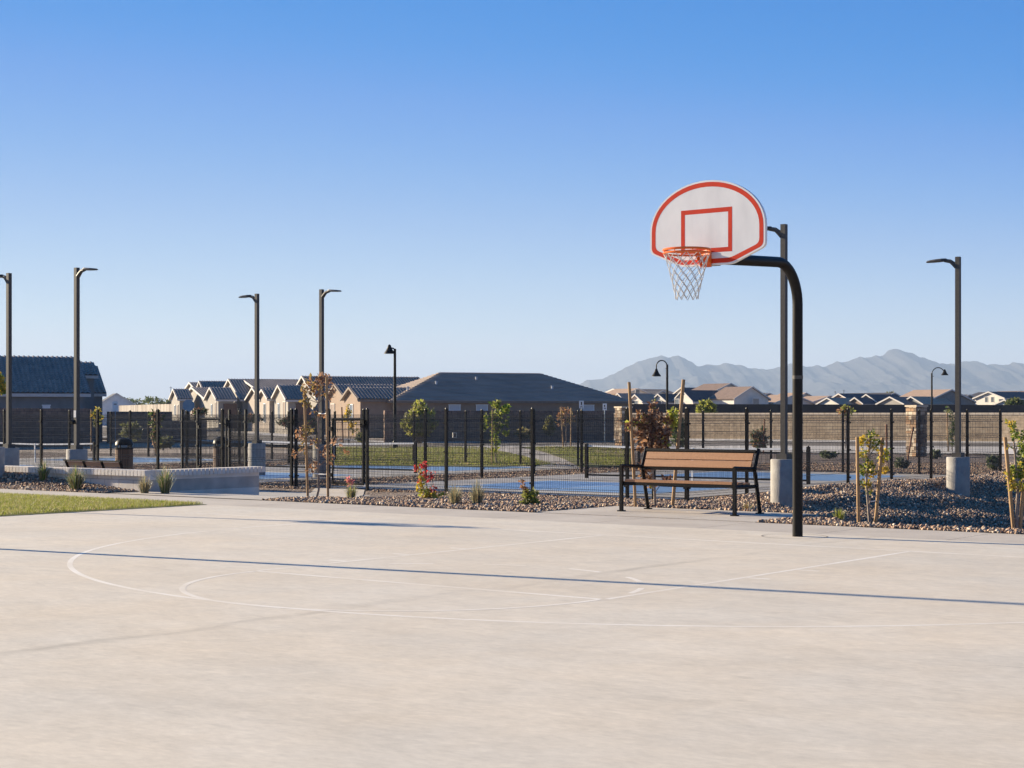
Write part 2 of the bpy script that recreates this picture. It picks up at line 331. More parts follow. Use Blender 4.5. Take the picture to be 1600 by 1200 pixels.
# ---------------------------------------------------------------- ground, mountains
def grid_mesh(name, xs, ys, zf, mat):
    X, Y = np.meshgrid(xs, ys); Z = zf(X, Y); nx, ny = len(xs), len(ys)
    me = bpy.data.meshes.new(name); v = np.stack([X, Y, Z], -1).reshape(-1, 3)
    i = np.arange((ny - 1) * (nx - 1)); r, c = i // (nx - 1), i % (nx - 1); a = r * nx + c
    f = np.stack([a, a + 1, a + nx + 1, a + nx], -1)
    me.vertices.add(len(v)); me.vertices.foreach_set('co', v.ravel().astype(np.float32))
    me.loops.add(f.size); me.loops.foreach_set('vertex_index', f.ravel().astype(np.int32))
    me.polygons.add(len(f)); me.polygons.foreach_set('loop_start', (np.arange(len(f)) * 4).astype(np.int32))
    me.polygons.foreach_set('use_smooth', np.ones(len(f), bool))
    me.update(calc_edges=True); me.validate(); me.materials.append(mat if not isinstance(mat, str) else M[mat])
    o = bpy.data.objects.new(name, me); COL.objects.link(o); return o
xs = np.unique(np.concatenate([np.linspace(-9000, -300, 12), np.linspace(-300, -60, 9), np.arange(-60, 61, 1.), np.linspace(60, 300, 9), np.linspace(300, 9000, 12)]))
ys = np.unique(np.concatenate([np.linspace(-300, 8, 12), np.arange(8, 62, .6), np.arange(62, 150, 4.), np.linspace(150, 600, 12), np.linspace(600, 12500, 20)]))
struct(grid_mesh('ground', xs, ys, lambda x, y: T(x, y) - .16, 'soil'))

ridge = [(700, 646), (800, 640), (860, 616), (897, 603), (920, 591.5), (941, 590), (959, 581), (977, 573), (997, 565), (1015, 559), (1026, 555.5), (1035, 554), (1049, 557), (1060, 555), (1071, 560.5), (1083, 565), (1094, 569.5), (1103, 568), (1125, 567), (1136, 564.5), (1150, 567), (1168, 572), (1184, 572), (1197, 574.5), (1217, 570.6), (1238, 567), (1259, 570), (1285, 571), (1295, 568.5), (1309, 564), (1327, 562), (1343, 557), (1358, 558), (1374, 554), (1387, 547.5), (1398, 543.5), (1403, 543), (1416, 546), (1432, 551.5), (1448, 558), (1463, 562.5), (1482, 568), (1508, 563), (1526, 563), (1542, 570), (1558, 567), (1571, 568.5), (1584, 564.6), (1600, 566.7), (1650, 560), (1720, 575), (1800, 566), (1900, 585), (2100, 610), (2300, 645)]
DM = 8000.
rx = np.array([(p - 800) / F * DM for p, q in ridge]); rz = np.array([(YH - q) / F * DM + H for p, q in ridge])
mx = np.linspace(rx[0], rx[-1], 700); my = np.linspace(5600, 9800, 130)
def value_noise(x, y, seed):
    rs = np.random.RandomState(seed); tab = rs.rand(64, 64); xi = np.floor(x).astype(int); yi = np.floor(y).astype(int); fx = x - xi; fy = y - yi
    fx = fx * fx * (3 - 2 * fx); fy = fy * fy * (3 - 2 * fy); g = lambda a, b: tab[a % 64, b % 64]
    return (g(xi, yi) * (1 - fx) + g(xi + 1, yi) * fx) * (1 - fy) + (g(xi, yi + 1) * (1 - fx) + g(xi + 1, yi + 1) * fx) * fy
def mzf(x, y):
    prof = np.interp(x, rx, rz) * (1 + .055 * (value_noise(x / 45., x * 0 + 3.1, 3) - .5) + .035 * (value_noise(x / 19., x * 0 + 1.7, 4) - .5)); t = np.abs(y - DM) / np.where(y < DM, 2300., 1800.)
    rid = sum((1 - np.abs(2 * value_noise(x / (360. / 2 ** k) + 11.3 * k, y / (620. / 2 ** k), 5 + k) - 1)) * .58 ** k for k in range(6)) * .85
    side = np.clip(1 - t, 0, 1); env = side ** 1.15
    shape = env * (1 - .55 * np.clip(t * 3, 0, 1) * (1 - rid / 1.9))
    return prof * shape - 4 + 5 * np.clip(t * 8, 0, 1) * (rid - .9) * side
mo = struct(grid_mesh('mountains', mx, my, mzf, 'mount'))
# foothills far left and behind, so the horizon never shows a bare edge
# ---------------------------------------------------------------- paving
slab = MB(); slab.box((9.7, -11.45, -.075), (39.99, 37.1, .15))
so = slab.build('court_slab', 'court'); so.location = (C0.x, C0.y, 0); so.rotation_euler = (0, 0, -TH); struct(so)
pth = MB()
u = -46.
while u < 24:
    L_ = 1.585
    if 6.2 < 100: pth.box((u + L_ / 2, 7.1 + .71, -.05), (L_ - .012, 1.385, .1)); u += L_
pp = pth.build('path', 'path'); pp.location = (C0.x, C0.y, -.002); pp.rotation_euler = (0, 0, -TH); struct(pp)
bpd = MB()
for k in range(3): bpd.box((-5.1 + 1.167 * (k + .5), 9.53, -.05), (1.155, 1.98, .1))
po = bpd.build('bench_pad', 'path'); po.location = (C0.x, C0.y, .004); po.rotation_euler = (0, 0, -TH); struct(po)
gp = MB()
lp = [P(-14.36, 8.5), P(-14.34, 12.25), (-4.62, 36.0), (-4.75, 39.9)]; rp = [P(-10.6, 8.5), (-3.2, 30.9), (-3.25, 35.0), (-3.45, 38.6)]
dens = lambda a: [tuple(np.array(a[i]) * (1 - t) + np.array(a[i + 1]) * t) for i in range(3) for t in np.linspace(0, 1, 6)[:5]] + [a[3]]
lp, rp = dens(lp), dens(rp)
gp.v = [(x, y, float(T(x, y)) + .008) for x, y in lp] + [(x, y, float(T(x, y)) + .008) for x, y in rp]; n_ = len(lp)
gp.f = [(i, n_ + i, n_ + i + 1, i + 1) for i in range(n_ - 1)]; gp.m = [0] * len(gp.f)
struct(gp.build('gate_path', 'path'))
sheet('plaza', uvrect(-48, -14.6, 9.6, 18.2), -.455, 'pad')
PADZ = -.35
court_us = [-13.7, -26.6, -41.5]
for cu in court_us:
    sheet('sport_court', uvrect(cu - 5.25, cu + 4.55, 18.75, 35.2), PADZ, 'pad', .12)
for cu in court_us:
    for s0, s1 in ((20.3, 24.87), (29.13, 33.7)):
        sheet('blue_surface', uvrect(cu - 3.05, cu + 3.05, s0, s1), PADZ + .004, 'blue')
    mb = MB()
    def ln(u0, v0, u1, v1, w=.05):
        if u0 == u1: q = uvrect(u0 - w / 2, u0 + w / 2, v0, v1)
        else: q = uvrect(u0, u1, v0 - w / 2, v0 + w / 2)
        mb.add([(x, y, PADZ + .008) for x, y in q], [(0, 1, 2, 3)])
    for v_ in (20.3, 24.87, 29.13, 33.7): ln(cu - 3.02, v_, cu + 3.02, v_)
    for u_ in (cu - 3.05, cu + 3.05): ln(u_, 20.27, u_, 33.73)
    ln(cu, 20.33, cu, 24.84); ln(cu, 29.16, cu, 33.67)
    struct(mb.build('court_lines', 'white_paint'))
# worn basketball lines
mb = MB(); zl = .0005; lw = .05
def arc(u0, v0, r, a0, a1, n=80, w=lw):
    for k in range(n):
        q0 = a0 + (a1 - a0) * k / n; q1 = a0 + (a1 - a0) * (k + 1) / n
        mb.add([(*P(u0 + rr * math.cos(q), v0 + rr * math.sin(q)), zl) for rr, q in ((r - w / 2, q0), (r + w / 2, q0), (r + w / 2, q1), (r - w / 2, q1))], [(0, 1, 2, 3)])
def seg(u0, v0, u1, v1, w=lw):
    d = Vector((u1 - u0, v1 - v0)).normalized(); nn = Vector((-d.y, d.x)) * w / 2
    mb.add([(*P(a, b), zl) for a, b in ((u0 - nn.x, v0 - nn.y), (u1 - nn.x, v1 - nn.y), (u1 + nn.x, v1 + nn.y), (u0 + nn.x, v0 + nn.y))], [(0, 1, 2, 3)])
RC = 4.2243
seg(-9, 5.486, 16, 5.486); seg(-1.83, 0, 1.83, 0); seg(-1.86, .03, -1.86, 5.45); seg(1.86, .03, 1.86, 5.45)
zl = .0009; arc(0, -.03, 1.83, math.pi, 2 * math.pi); zl = .0005
for k in range(6): arc(0, .03, 1.83, R(14 + 28 * k), R(14 + 28 * k + 13), 6)
arc(0, RC, 6.055, math.pi, 2 * math.pi, 160); seg(-6.055, RC, -6.055, 5.45); seg(6.055, RC, 6.055, 5.45)
for sgn in (-1, 1):
    for v_ in (1.2, 2.1, 3.0): seg(sgn * 1.89, v_, sgn * 2.1, v_)
lo = struct(mb.build('court_markings', 'line'))
# round cut in the slab round the hoop post
mb = MB()
for k in range(40):
    q0, q1 = 2 * math.pi * k / 40, 2 * math.pi * (k + 1) / 40
    mb.add([(*P(-.03 + rr * math.cos(q), 6.6 + rr * math.sin(q)), .003) for rr, q in ((.36, q0), (.372, q0), (.372, q1), (.36, q1))], [(0, 1, 2, 3)])
struct(mb.build('slab_joint', 'asphalt'))
# ---------------------------------------------------------------- gravel bed and loose rock
gx = np.arange(-34, 34.1, .35); gy = np.arange(16, 76.1, .35)
def gmask(x, y):
    u, v = UV(x, y)
    pads = np.zeros_like(u, bool)
    for cu in court_us: pads |= (u > cu - 5.3) & (u < cu + 4.6) & (v > 18.7) & (v < 35.25)
    pad2 = (u > -5.12) & (u < -1.58) & (v < 10.54)
    plaza = (u < -14.5) & (v > 9.5) & (v < 18.25)
    gpath = ((np.abs(x + 4.05) < .80) & (y > 27.5) & (y < 39.6)) | ((u > -14.5) & (u < -10.6) & (v < 12.0) & (x < -3.25) & (v - 8.5 > (u + 10.6) * 2))
    return (v > 8.52) & ~pads & ~pad2 & ~plaza & ~gpath & ~((u < -14.3) & (u > -14.6) & (v < 12.1))
struct(grid_mesh('gravel_bed', gx, gy, lambda x, y: np.where(UV(x, y)[1] < 8.3, T(x, y) - .12, T(x, y) - .005), 'gravel'))
def rocks(name, n, cond, smin, smax, label=None):
    pts = []
    while sum(len(p) for p in pts) < n:
        y = np.random.uniform(17, 60, 60000); x = np.random.uniform(-.36, .36, 60000) * y
        k = cond(x, y) & gmask(x, y); keep = np.random.rand(len(x)) < np.clip((27. / y) ** 2.2, 0, 1) * y / 60
        k &= keep; pts.append(np.stack([x[k], y[k]], -1))
    p = np.concatenate(pts)[:n]; n = len(p)
    cube = np.array([(a, b, c) for c in (-1, 1) for b in (-1, 1) for a in (-1, 1)], float)
    size = smin * (smax / smin) ** (np.random.rand(n) ** 1.3) * np.random.choice([.7, 1, 1, 1.4], n)
    v = cube[None] * np.random.uniform(.55, 1.0, (n, 8, 3)); v *= np.random.uniform(.6, 1.1, (n, 1, 3)) * size[:, None, None] * .5
    q = np.random.randn(n, 4); q /= np.linalg.norm(q, axis=1)[:, None]; w, a, b, c = q.T
    Rm = np.stack([1 - 2 * (b * b + c * c), 2 * (a * b - c * w), 2 * (a * c + b * w), 2 * (a * b + c * w), 1 - 2 * (a * a + c * c), 2 * (b * c - a * w), 2 * (a * c - b * w), 2 * (b * c + a * w), 1 - 2 * (a * a + b * b)], -1).reshape(n, 3, 3)
    v = np.einsum('nij,nkj->nki', Rm, v)
    z = T(p[:, 0], p[:, 1]) + size * .18
    v += np.stack([p[:, 0], p[:, 1], z], -1)[:, None, :]
    faces = np.array([(0, 2, 3, 1), (4, 5, 7, 6), (0, 1, 5, 4), (2, 6, 7, 3), (0, 4, 6, 2), (1, 3, 7, 5)])
    f = (np.arange(n)[:, None, None] * 8 + faces[None]).reshape(-1, 4)
    me = bpy.data.meshes.new(name); me.vertices.add(n * 8); me.vertices.foreach_set('co', v.reshape(-1).astype(np.float32))
    me.loops.add(f.size); me.loops.foreach_set('vertex_index', f.ravel().astype(np.int32))
    me.polygons.add(len(f)); me.polygons.foreach_set('loop_start', (np.arange(len(f)) * 4).astype(np.int32)); me.update(calc_edges=True)
    pal = np.array([(.43, .30, .205), (.30, .18, .12), (.26, .195, .15), (.15, .095, .065), (.50, .40, .30), (.36, .245, .175), (.21, .16, .13), (.58, .49, .39)])
    pal[7] = (.60, .51, .41); col = pal[np.random.choice(8, n, p=[.2, .2, .14, .12, .1, .14, .07, .03])] * np.random.uniform(.75, 1.2, (n, 1))
    at_ = me.attributes.new('rc', 'FLOAT_COLOR', 'POINT')
    at_.data.foreach_set('color', np.repeat(np.concatenate([col, np.ones((n, 1))], 1), 8, 0).ravel().astype(np.float32))
    me.materials.append(M['rock']); o = bpy.data.objects.new(name, me); COL.objects.link(o); o['kind'] = 'stuff'; return o
rocks('gravel', 330000, lambda x, y: np.abs(x) < 40, .016, .048)
# ---------------------------------------------------------------- lawn by the court
lz = .015
sheet('lawn_soil', uvrect(-40, -10.31, -12, 7.08), lz - .01, 'lawn', .1)
def blades(name, n, sampler, hmin, hmax, wid, z, mats, kind='stuff'):
    x, y = sampler(n); n = len(x); az = np.random.uniform(0, 2 * np.pi, n); hh = np.random.uniform(hmin, hmax, n); ln_ = np.random.uniform(.2, .9, n) * hh
    dx, dy = np.cos(az), np.sin(az); b0 = np.stack([x - dy * wid, y + dx * wid, np.full(n, z)], -1); b1 = np.stack([x + dy * wid, y - dx * wid, np.full(n, z)], -1)
    tip = np.stack([x + dx * ln_, y + dy * ln_, z + hh], -1); v = np.stack([b0, b1, tip], 1).reshape(-1, 3)
    me = bpy.data.meshes.new(name); me.vertices.add(n * 3); me.vertices.foreach_set('co', v.ravel().astype(np.float32)); me.loops.add(n * 3)
    me.loops.foreach_set('vertex_index', np.arange(n * 3, dtype=np.int32)); me.polygons.add(n); me.polygons.foreach_set('loop_start', (np.arange(n) * 3).astype(np.int32)); me.update(calc_edges=True)
    for m in mats: me.materials.append(M[m])
    me.polygons.foreach_set('material_index', np.random.choice(len(mats), n, p=[.75, .25][:len(mats)] if len(mats) == 2 else None).astype(np.int32))
    o = bpy.data.objects.new(name, me); COL.objects.link(o); o['kind'] = kind; return o
def near_grass(n):
    u_ = np.random.uniform(-21, -10.33, n * 2); v_ = np.random.uniform(0, 7.05, n * 2); x = C0.x + CU.x * u_ + CV.x * v_; y = C0.y + CU.y * u_ + CV.y * v_
    k = (np.abs(x) < .46 * y); return x[k][:n], y[k][:n]
blades('grass', 130000, near_grass, .02, .055, .004, lz, ['lf_grass', 'lf_tan'])
# ---------------------------------------------------------------- far lawns, road, kerbs
ZF = -.36
def pxpoly(name, pts, z, mat): return sheet(name, [gnd(a, b, z) for a, b in pts], z, mat)
pxpoly('far_lawn', [(505, 707), (560, 700), (620, 698.5), (690, 699), (745, 701.5), (790, 706), (822, 713), (842, 721), (846, 726), (780, 729), (640, 728), (505, 726)], ZF + .03, 'lawn')
pxpoly('far_lawn', [(818, 699), (870, 700), (930, 706), (985, 716), (985, 729), (905, 729), (882, 717), (850, 706)], ZF + .03, 'lawn')
for nm, px0, px1, py0, py1 in (('grass_tufts', 505, 985, 699, 728),):
    def far_grass(n):
        px = np.random.uniform(px0, px1, n * 2); py = np.random.uniform(py0, py1, n * 2); y = F * (H - ZF) / (py - YH); x = (px - 800) * y / F
        # keep off the walk between the lawns
        cx = 760 + (py - 699) * 4.0; k = ~((px > cx - 6) & (px < cx + 62)); return x[k][:n], y[k][:n]
    blades(nm, 30000, far_grass, .03, .09, .012, ZF + .03, ['lf_grass', 'lf_tan'])
pxpoly('walk', [(690, 697.3), (760, 696.2), (812, 699), (850, 706), (882, 717), (905, 729.2), (846, 729.2), (842, 721), (822, 713), (790, 706), (745, 701.5)], ZF + .012, 'path')
E0 = [(1900, 689.2), (1600, 688.2), (1250, 686), (1000, 685), (860, 686.2), (740, 689.5), (620, 690.5), (520, 684.5), (420, 676), (330, 668), (200, 664), (20, 662)]
E1 = [(1900, 693), (1600, 692), (1250, 690), (1000, 687.5), (860, 688.2), (740, 691.2), (620, 692.2), (520, 687), (420, 680), (330, 673), (200, 668), (20, 666)]
E2 = [(1900, 698.5), (1600, 698), (1250, 696.5), (1000, 696), (860, 696), (740, 697), (620, 698.5), (520, 697), (420, 692), (330, 688), (200, 682), (20, 680)]
E3 = [(1900, 711), (1600, 709.5), (1250, 707), (1100, 703), (1000, 698.5), (860, 697.8), (740, 698.4), (620, 699.8), (520, 698.6), (420, 694), (330, 690), (200, 684), (20, 682)]
def band(name, a, b, z, mat):
    A = np.array(a[::-1], float); B = np.array(b[::-1], float); q = np.linspace(20, 1900, 120); up = np.interp(q, A[:, 0], A[:, 1]); lo_ = np.interp(q, B[:, 0], B[:, 1]); mb = MB()
    mb.v = [(*gnd(x, y, z), z) for x, y in zip(q, up)] + [(*gnd(x, y, z), z) for x, y in zip(q, lo_)]; n = len(q)
    mb.f = [(n + i, n + i + 1, i + 1, i) for i in range(n - 1)]; mb.m = [0] * (n - 1); return struct(mb.build(name, mat))
band('sidewalk', E0, E1, ZF + .02, 'kerb'); band('road', E1, E2, ZF + .008, 'asphalt'); band('sidewalk', E2, E3, ZF + .02, 'kerb')
# ---------------------------------------------------------------- basketball hoop
hx, hy = P(0, 6.62)
hoop = thing('basketball_hoop', 'black gooseneck basketball hoop with white fan backboard standing at the edge of the concrete court', 'basketball hoop', (hx, hy, 0), -TH)
VB = RC + .385 - 6.62                         # backboard face, measured from the post
mb = MB(); pts = [(0, 0, 0), (0, 0, 2.62)]
for k in range(1, 13):
    q = R(90 * k / 12); pts.append((0, -.45 * (1 - math.cos(q)), 2.62 + .45 * math.sin(q)))
pts.append((0, VB + .10, 3.0)); mb.tube(pts, .0585, 20); post = mb.build('post', 'black', hoop, True)
mb = MB(); mb.tube([(0, 0, 1.78), (0, 0, 1.82)], .0615, 20); mb.build('post_band', 'bronze', post)
def fan(inset=0., n=28):
    a, b = .685 - inset, .50 - inset; k = inset; out = [(-.30 + k * .2, 2.92 + k), (.30 - k * .2, 2.92 + k)]
    out += [(a, 3.08 + k * .55)]
    out += [(a * math.cos(math.pi * i / n), 3.30 + b * math.sin(math.pi * i / n)) for i in range(n + 1)]
    out += [(-a, 3.08 + k * .55)]
    return out
def rounded(poly, r=.05, n=4):
    out = []; L = len(poly)
    for i, p in enumerate(poly):
        a, b = Vector(poly[i - 1]), Vector(poly[(i + 1) % L]); p = Vector(p); d0, d1 = (a - p), (b - p)
        if d0.length < .1 and d1.length < .1: out.append(tuple(p)); continue
        l = min(r, d0.length * .4, d1.length * .4); p0, p1 = p + d0.normalized() * l, p + d1.normalized() * l
        for t in np.linspace(0, 1, n + 1): out.append(tuple(p0 * (1 - t) ** 2 + p * 2 * t * (1 - t) + p1 * t * t))
    return out
def ring_plate(mb, outer, inner, y):
    n = len(outer); o = len(mb.v); mb.v += [(x, y, z) for x, z in outer] + [(x, y, z) for x, z in inner]
    for i in range(n): j = (i + 1) % n; mb.f.append((o + i, o + j, o + n + j, o + n + i)); mb.m.append(0)
f0 = rounded(fan(0)); n = len(f0)
mb = MB(); mb.v = [(x, VB, z) for x, z in f0] + [(x, VB + .045, z) for x, z in f0]
mb.f = [tuple(range(n)), tuple(range(2 * n - 1, n - 1, -1))] + [(i, n + i, n + (i + 1) % n, (i + 1) % n) for i in range(n)]; mb.m = [0] * len(mb.f)
bb = mb.build('backboard', 'board', hoop)
mb = MB(); ring_plate(mb, rounded(fan(.018)), rounded(fan(.066)), VB - .0007); mb.build('border_stripe', 'red', bb)
mb = MB(); sq = lambda w, z0, z1: [(-w, z0), (w, z0), (w, z1), (-w, z1)]
ring_plate(mb, sq(.305, 3.05, 3.507), sq(.258, 3.097, 3.46), VB - .0007); mb.build('target_square', 'red', bb)
mb = MB()
for sx in (-.28, .28): mb.box((sx, VB + .06, 3.28), (.05, .03, .42))
mb.box((0, VB + .06, 3.1), (.6, .03, .05)); mb.box((0, VB + .09, 3.02), (.2, .06, .2)); mb.build('mounting_frame', 'black', hoop)
RY = VB - .385
mb = MB(); circ = [(.236 * math.cos(2 * math.pi * k / 40), RY + .236 * math.sin(2 * math.pi * k / 40), 3.05) for k in range(40)]
mb.tube(circ, .013, 8, close=True); mb.tube([(x, y, z - .034) for x, y, z in circ], .010, 8, close=True)
for k in range(0, 40, 5): mb.tube([circ[k], (circ[k][0], circ[k][1], 3.018)], .006, 6)
rim = mb.build('rim', 'orange', hoop, True)
mb = MB(); mb.box((0, VB - .010, 2.985), (.13, .014, .17)); mb.box((0, VB - .075, 3.045), (.13, .13, .012))
for sx in (-.06, .06):
    mb.add([(sx, VB - .015, 3.04), (sx, VB - .15, 3.04), (sx, VB - .015, 2.91), (sx + .006, VB - .015, 3.04), (sx + .006, VB - .15, 3.04), (sx + .006, VB - .015, 2.91)], [(0, 1, 2), (3, 5, 4), (0, 3, 4, 1), (1, 4, 5, 2), (0, 2, 5, 3)])
mb.build('bracket', 'orange', rim)
mb = MB(); NS = 12; rows = 8; zs = [3.02 - .47 * (i / rows) ** .95 for i in range(rows + 1)]; rr = [.238 - .128 * (i / rows) ** .8 for i in range(rows + 1)]
rr[-1] += .006
for k in range(NS):
    for sg in (-1, 1):
        pts = []
        for i in range(rows + 1):
            q = 2 * math.pi * (k + sg * .5 * i + random.uniform(-.06, .06) * (i > 0)) / NS
            pts.append((rr[i] * math.cos(q), RY + rr[i] * math.sin(q), zs[i] + random.uniform(-.006, .006)))
        mb.tube(pts, .0042, 5)
mb.build('net', 'cord', hoop)
# ---------------------------------------------------------------- benches
def bench_frame_side(x):
    mb = MB(); w = .05
    mb.tube([(x, 0, 0), (x, 0, .655)], .032, 4, ph=R(45)); mb.box((x, .0, .008), (.085, .10, .016))
    mb.tube([(x, .70, 0), (x, .60, .42), (x, .545, .62), (x, .66, .90)], .032, 4, ph=R(45)); mb.box((x, .70, .008), (.085, .10, .016))
    mb.tube([(x, -.02, .65), (x, .58, .625)], .024, 4, ph=R(45)); mb.tube([(x, 0, .39), (x, .60, .38)], .026, 4, ph=R(45))
    return mb
def make_bench(label, loc, rz):
    t = thing('park_bench', label, 'bench', loc, rz, None)
    for x in (0, 1.84): bench_frame_side(x).build('side_frame', 'black', t)
    mb = MB()
    for k in range(3): mb.box((.92, .085 + .17 * k, .438 - .012 * k), (1.74, .155, .034))
    mb.build('seat', 'slat', t)
    mb = MB()
    for zz in (.675, .785): mb.box((.92, .555 + (zz - .62) * .41 - .03, zz), (1.745, .028, .104), rx=R(-22))
    mb.build('backrest', 'slat', t)
    mb = MB(); mb.box((.92, .552 + .24 * .41 - .02, .862), (1.80, .05, .035), rx=R(-22)); mb.box((.92, .545, .602), (1.80, .05, .04)); mb.box((.92, .03, .40), (1.78, .04, .05))
    mb.tube([(.04, .30, .40), (.5, .30, .37), (.92, .30, .365), (1.34, .30, .37), (1.80, .30, .40)], .02, 4)
    mb.build('rail', 'black', t); return t
bx, by = P(-4.26, 9.44); make_bench('black framed bench with orange-brown slats on the concrete pad behind the hoop', (bx, by, .004), -TH)
bench = COL.objects[-1]
# the bench behind the low wall, seen from the back
bx2, by2 = at(110, 71)
t = thing('park_bench', 'low slatted bench half hidden behind the pale block wall', 'bench', (bx2, by2, -.455), -TH)
for x in (0, .61, 1.22, 1.83):
    mb = MB(); mb.tube([(x, 0, 0), (x, .04, .45), (x, -.13, .84)], .03, 4, ph=R(45)); mb.tube([(x, .5, 0), (x, .5, .43), (x, .03, .41)], .026, 4, ph=R(45)); mb.build('side_frame', 'black', t)
mb = MB()
for k in range(3):
    for zz in (.54, .66, .77): mb.box((.305 + .61 * k, .04 - (zz - .45) * .43 + .015, zz), (.53, .026, .10), rx=R(23))
mb.build('backrest', 'slat_pale', t)
mb = MB()
for k in range(3): mb.box((.915, .12 + .15 * k, .45), (1.83, .135, .03))
mb.build('seat', 'slat', t); mb = MB(); mb.box((.915, -.14, .842), (1.92, .05, .03)); mb.build('rail', 'black', t)
# ---------------------------------------------------------------- retaining wall
WZ = .38
wt = thing('retaining_wall', 'low pale block wall with a soldier-course cap beside the path', 'wall', (*P(-14.35, 9.34), 0), -TH)
mb = MB(); mb.box((-13., .1, -.135), (26., .2, .83)); mb.box((-.1, 1.466, -.135), (.2, 2.53, .83)); mb.build('wall', brick_mat('pale_block_courses', (.70, .63, .56), (.76, .69, .62), (.48, .42, .37), .4, .2, msize=.008), wt)
mb = MB()
k = 0.
while k < 20: mb.box((-k - .05, .08, WZ - .05), (.084, .30, .105)); k += .102
k = .18
while k < 2.78: mb.box((-.08, k + .05, WZ - .05), (.30, .084, .105)); k += .102
mb.build('cap', 'block', wt)
# ---------------------------------------------------------------- tall area lamps
def make_lamp(label, x, y, z, side, shade=None):
    t = thing('area_lamp', label, 'lamp post', (x, y, z), -TH, 'tall area lamps round the courts')
    mb = MB(); mb.lathe([(.238, -.3), (.238, .575), (.226, .59)], n=28); mb.build('concrete_base', 'base', t, True)
    mb = MB(); mb.box((0, 0, .635), (.20, .20, .10)); mb.box((0, 0, 2.70), (.095, .095, 4.12))
    p = mb.build('pole', 'bronze', t)
    sx = 1 if side == 'u' else -1
    mb = MB(); mb.tube([(sx * .04, 0, 4.56), (sx * .10, 0, 4.62), (sx * .17, 0, 4.675), (sx * .30, 0, 4.70)], [.055, .05, .042, .035], 8); mb.build('arm', 'bronze', t, True)
    mb = MB(); prof = [(.26, .05, .035), (.34, .11, .035), (.46, .15, .03), (.58, .14, .022), (.66, .09, .012), (.69, .03, .006)]
    vs = []; fs = []
    for i, (a, w, h) in enumerate(prof):
        zc = 4.705 - (a - .3) * .03
        vs += [(sx * a, -w, zc - .01), (sx * a, -w * .6, zc + h), (sx * a, w * .6, zc + h), (sx * a, w, zc - .01), (sx * a, w * .7, zc - .022), (sx * a, -w * .7, zc - .022)]
    for i in range(len(prof) - 1):
        for j in range(6): fs.append((6 * i + j, 6 * i + (j + 1) % 6, 6 * i + 6 + (j + 1) % 6, 6 * i + 6 + j))
    fs += [(0, 5, 4, 3, 2, 1), tuple(6 * (len(prof) - 1) + j for j in range(6))]
    mb.add(vs, fs); mb.build('lamp_head', 'bronze', t); return t
ZL = 1.3708 + 3.27 - 4.64
make_lamp('tall lamp post right behind the basketball backboard, head pointing left', *at(1225, 88), ZL, 'l')
make_lamp('tall lamp post on the gravel at the far right, concrete base in the rock bank', *at(1497, 75), ZL - .09, 'l')
make_lamp('lamp post beside the tied brown-leaved sapling, head pointing right', *at(502.5, 58), ZL, 'u')
make_lamp('lamp post rising before the row of gabled houses, head pointing left', *at(401.5, 56), ZL, 'l')
l119 = make_lamp('lamp post in front of the grey house with a small white plate, head pointing right', *at(120, 68), ZL, 'u')
mb = MB(); mb.box((0, -.052, 1.40), (.08, .01, .16)); mb.build('label_plate', 'white', l119)
mb = MB(); mb.tube([(0, -.06, 1.22), (0, -.16, 1.20)], .05, 10); mb.build('floodlight', 'black', l119)
make_lamp('lamp post at the left edge of the photo, crossing the grey house', *at(14, 65.5), ZL, 'l')
make_lamp('lamp post whose broad concrete base is cut off by the left edge of the photo', *P(-18.40, 8.93), .17, 'l')
make_lamp('lamp post outside the left edge whose shadow crosses the middle of the court', -9.2, 19.07, 0., 'u')
# ---------------------------------------------------------------- wire fences
def panel_mesh(Lp=2.38, hgt=1.74):
    mb = MB(); folds = (.10, .62, 1.14, 1.60); rw = .0036
    n = int(round(Lp / .05))
    prof = [(0, .04)]
    for zf in folds: prof += [(0, zf - .05), (.028, zf), (0, zf + .05)]
    prof.append((0, hgt))
    for k in range(n + 1):
        x = k * Lp / n; mb.tube([(x, y, z) for y, z in prof], rw, 3, caps=False)
    zsx = [.045]
    for zf in folds: zsx += [zf - .05, zf + .05]
    zsx += [.35, .88, 1.38, hgt - .01]
    for z in zsx: mb.tube([(0, .005, z), (Lp, .005, z)], .0056, 4)
    for zf in folds: mb.tube([(0, .032, zf), (Lp, .032, zf)], .0050, 4)
    return mb
pm = None; post_me = None
def fence(label, pts, h=1.80, ztop=None):
    global pm, post_me
    x0, y0 = pts[0]; t = thing('wire_fence', label, 'fence', (x0, y0, 0), 0, 'black wire fences round the courts')
    for i, (x, y) in enumerate(pts):
        z = float(T(x, y)) if UV(x, y)[1] < 18.3 else PADZ
        if post_me is None:
            mb = MB(); mb.box((0, 0, .81), (.060, .060, 2.06)); mb.box((0, 0, 1.85), (.068, .068, .02)); mb.lathe([(.03, 1.86), (.02, 1.885)], n=8)
            for zz in (.25, .9, 1.55): mb.box((0, -.04, zz), (.09, .03, .04))
            o = mb.build('post', 'black', t); post_me = o.data
        else:
            o = bpy.data.objects.new('post', post_me); COL.objects.link(o); o.parent = t
        o.location = (x - x0, y - y0, PADZ)
        d = Vector(pts[min(i + 1, len(pts) - 1)]) - Vector(pts[max(i - 1, 0)]); o.rotation_euler = (0, 0, math.atan2(d.y, d.x))
    for i in range(len(pts) - 1):
        a, b = Vector(pts[i]), Vector(pts[i + 1]); d = b - a; L = d.length
        if pm is None: o = panel_mesh().build('wire_panel', 'wire', t); pm = o.data
        else: o = bpy.data.objects.new('wire_panel', pm); COL.objects.link(o); o.parent = t
        k = d.normalized() * .03
        o.location = (a.x + k.x - x0, a.y + k.y - y0, PADZ); o.rotation_euler = (0, 0, math.atan2(d.y, d.x)); o.scale = ((L - .06) / 2.38, 1, 1)
    return t
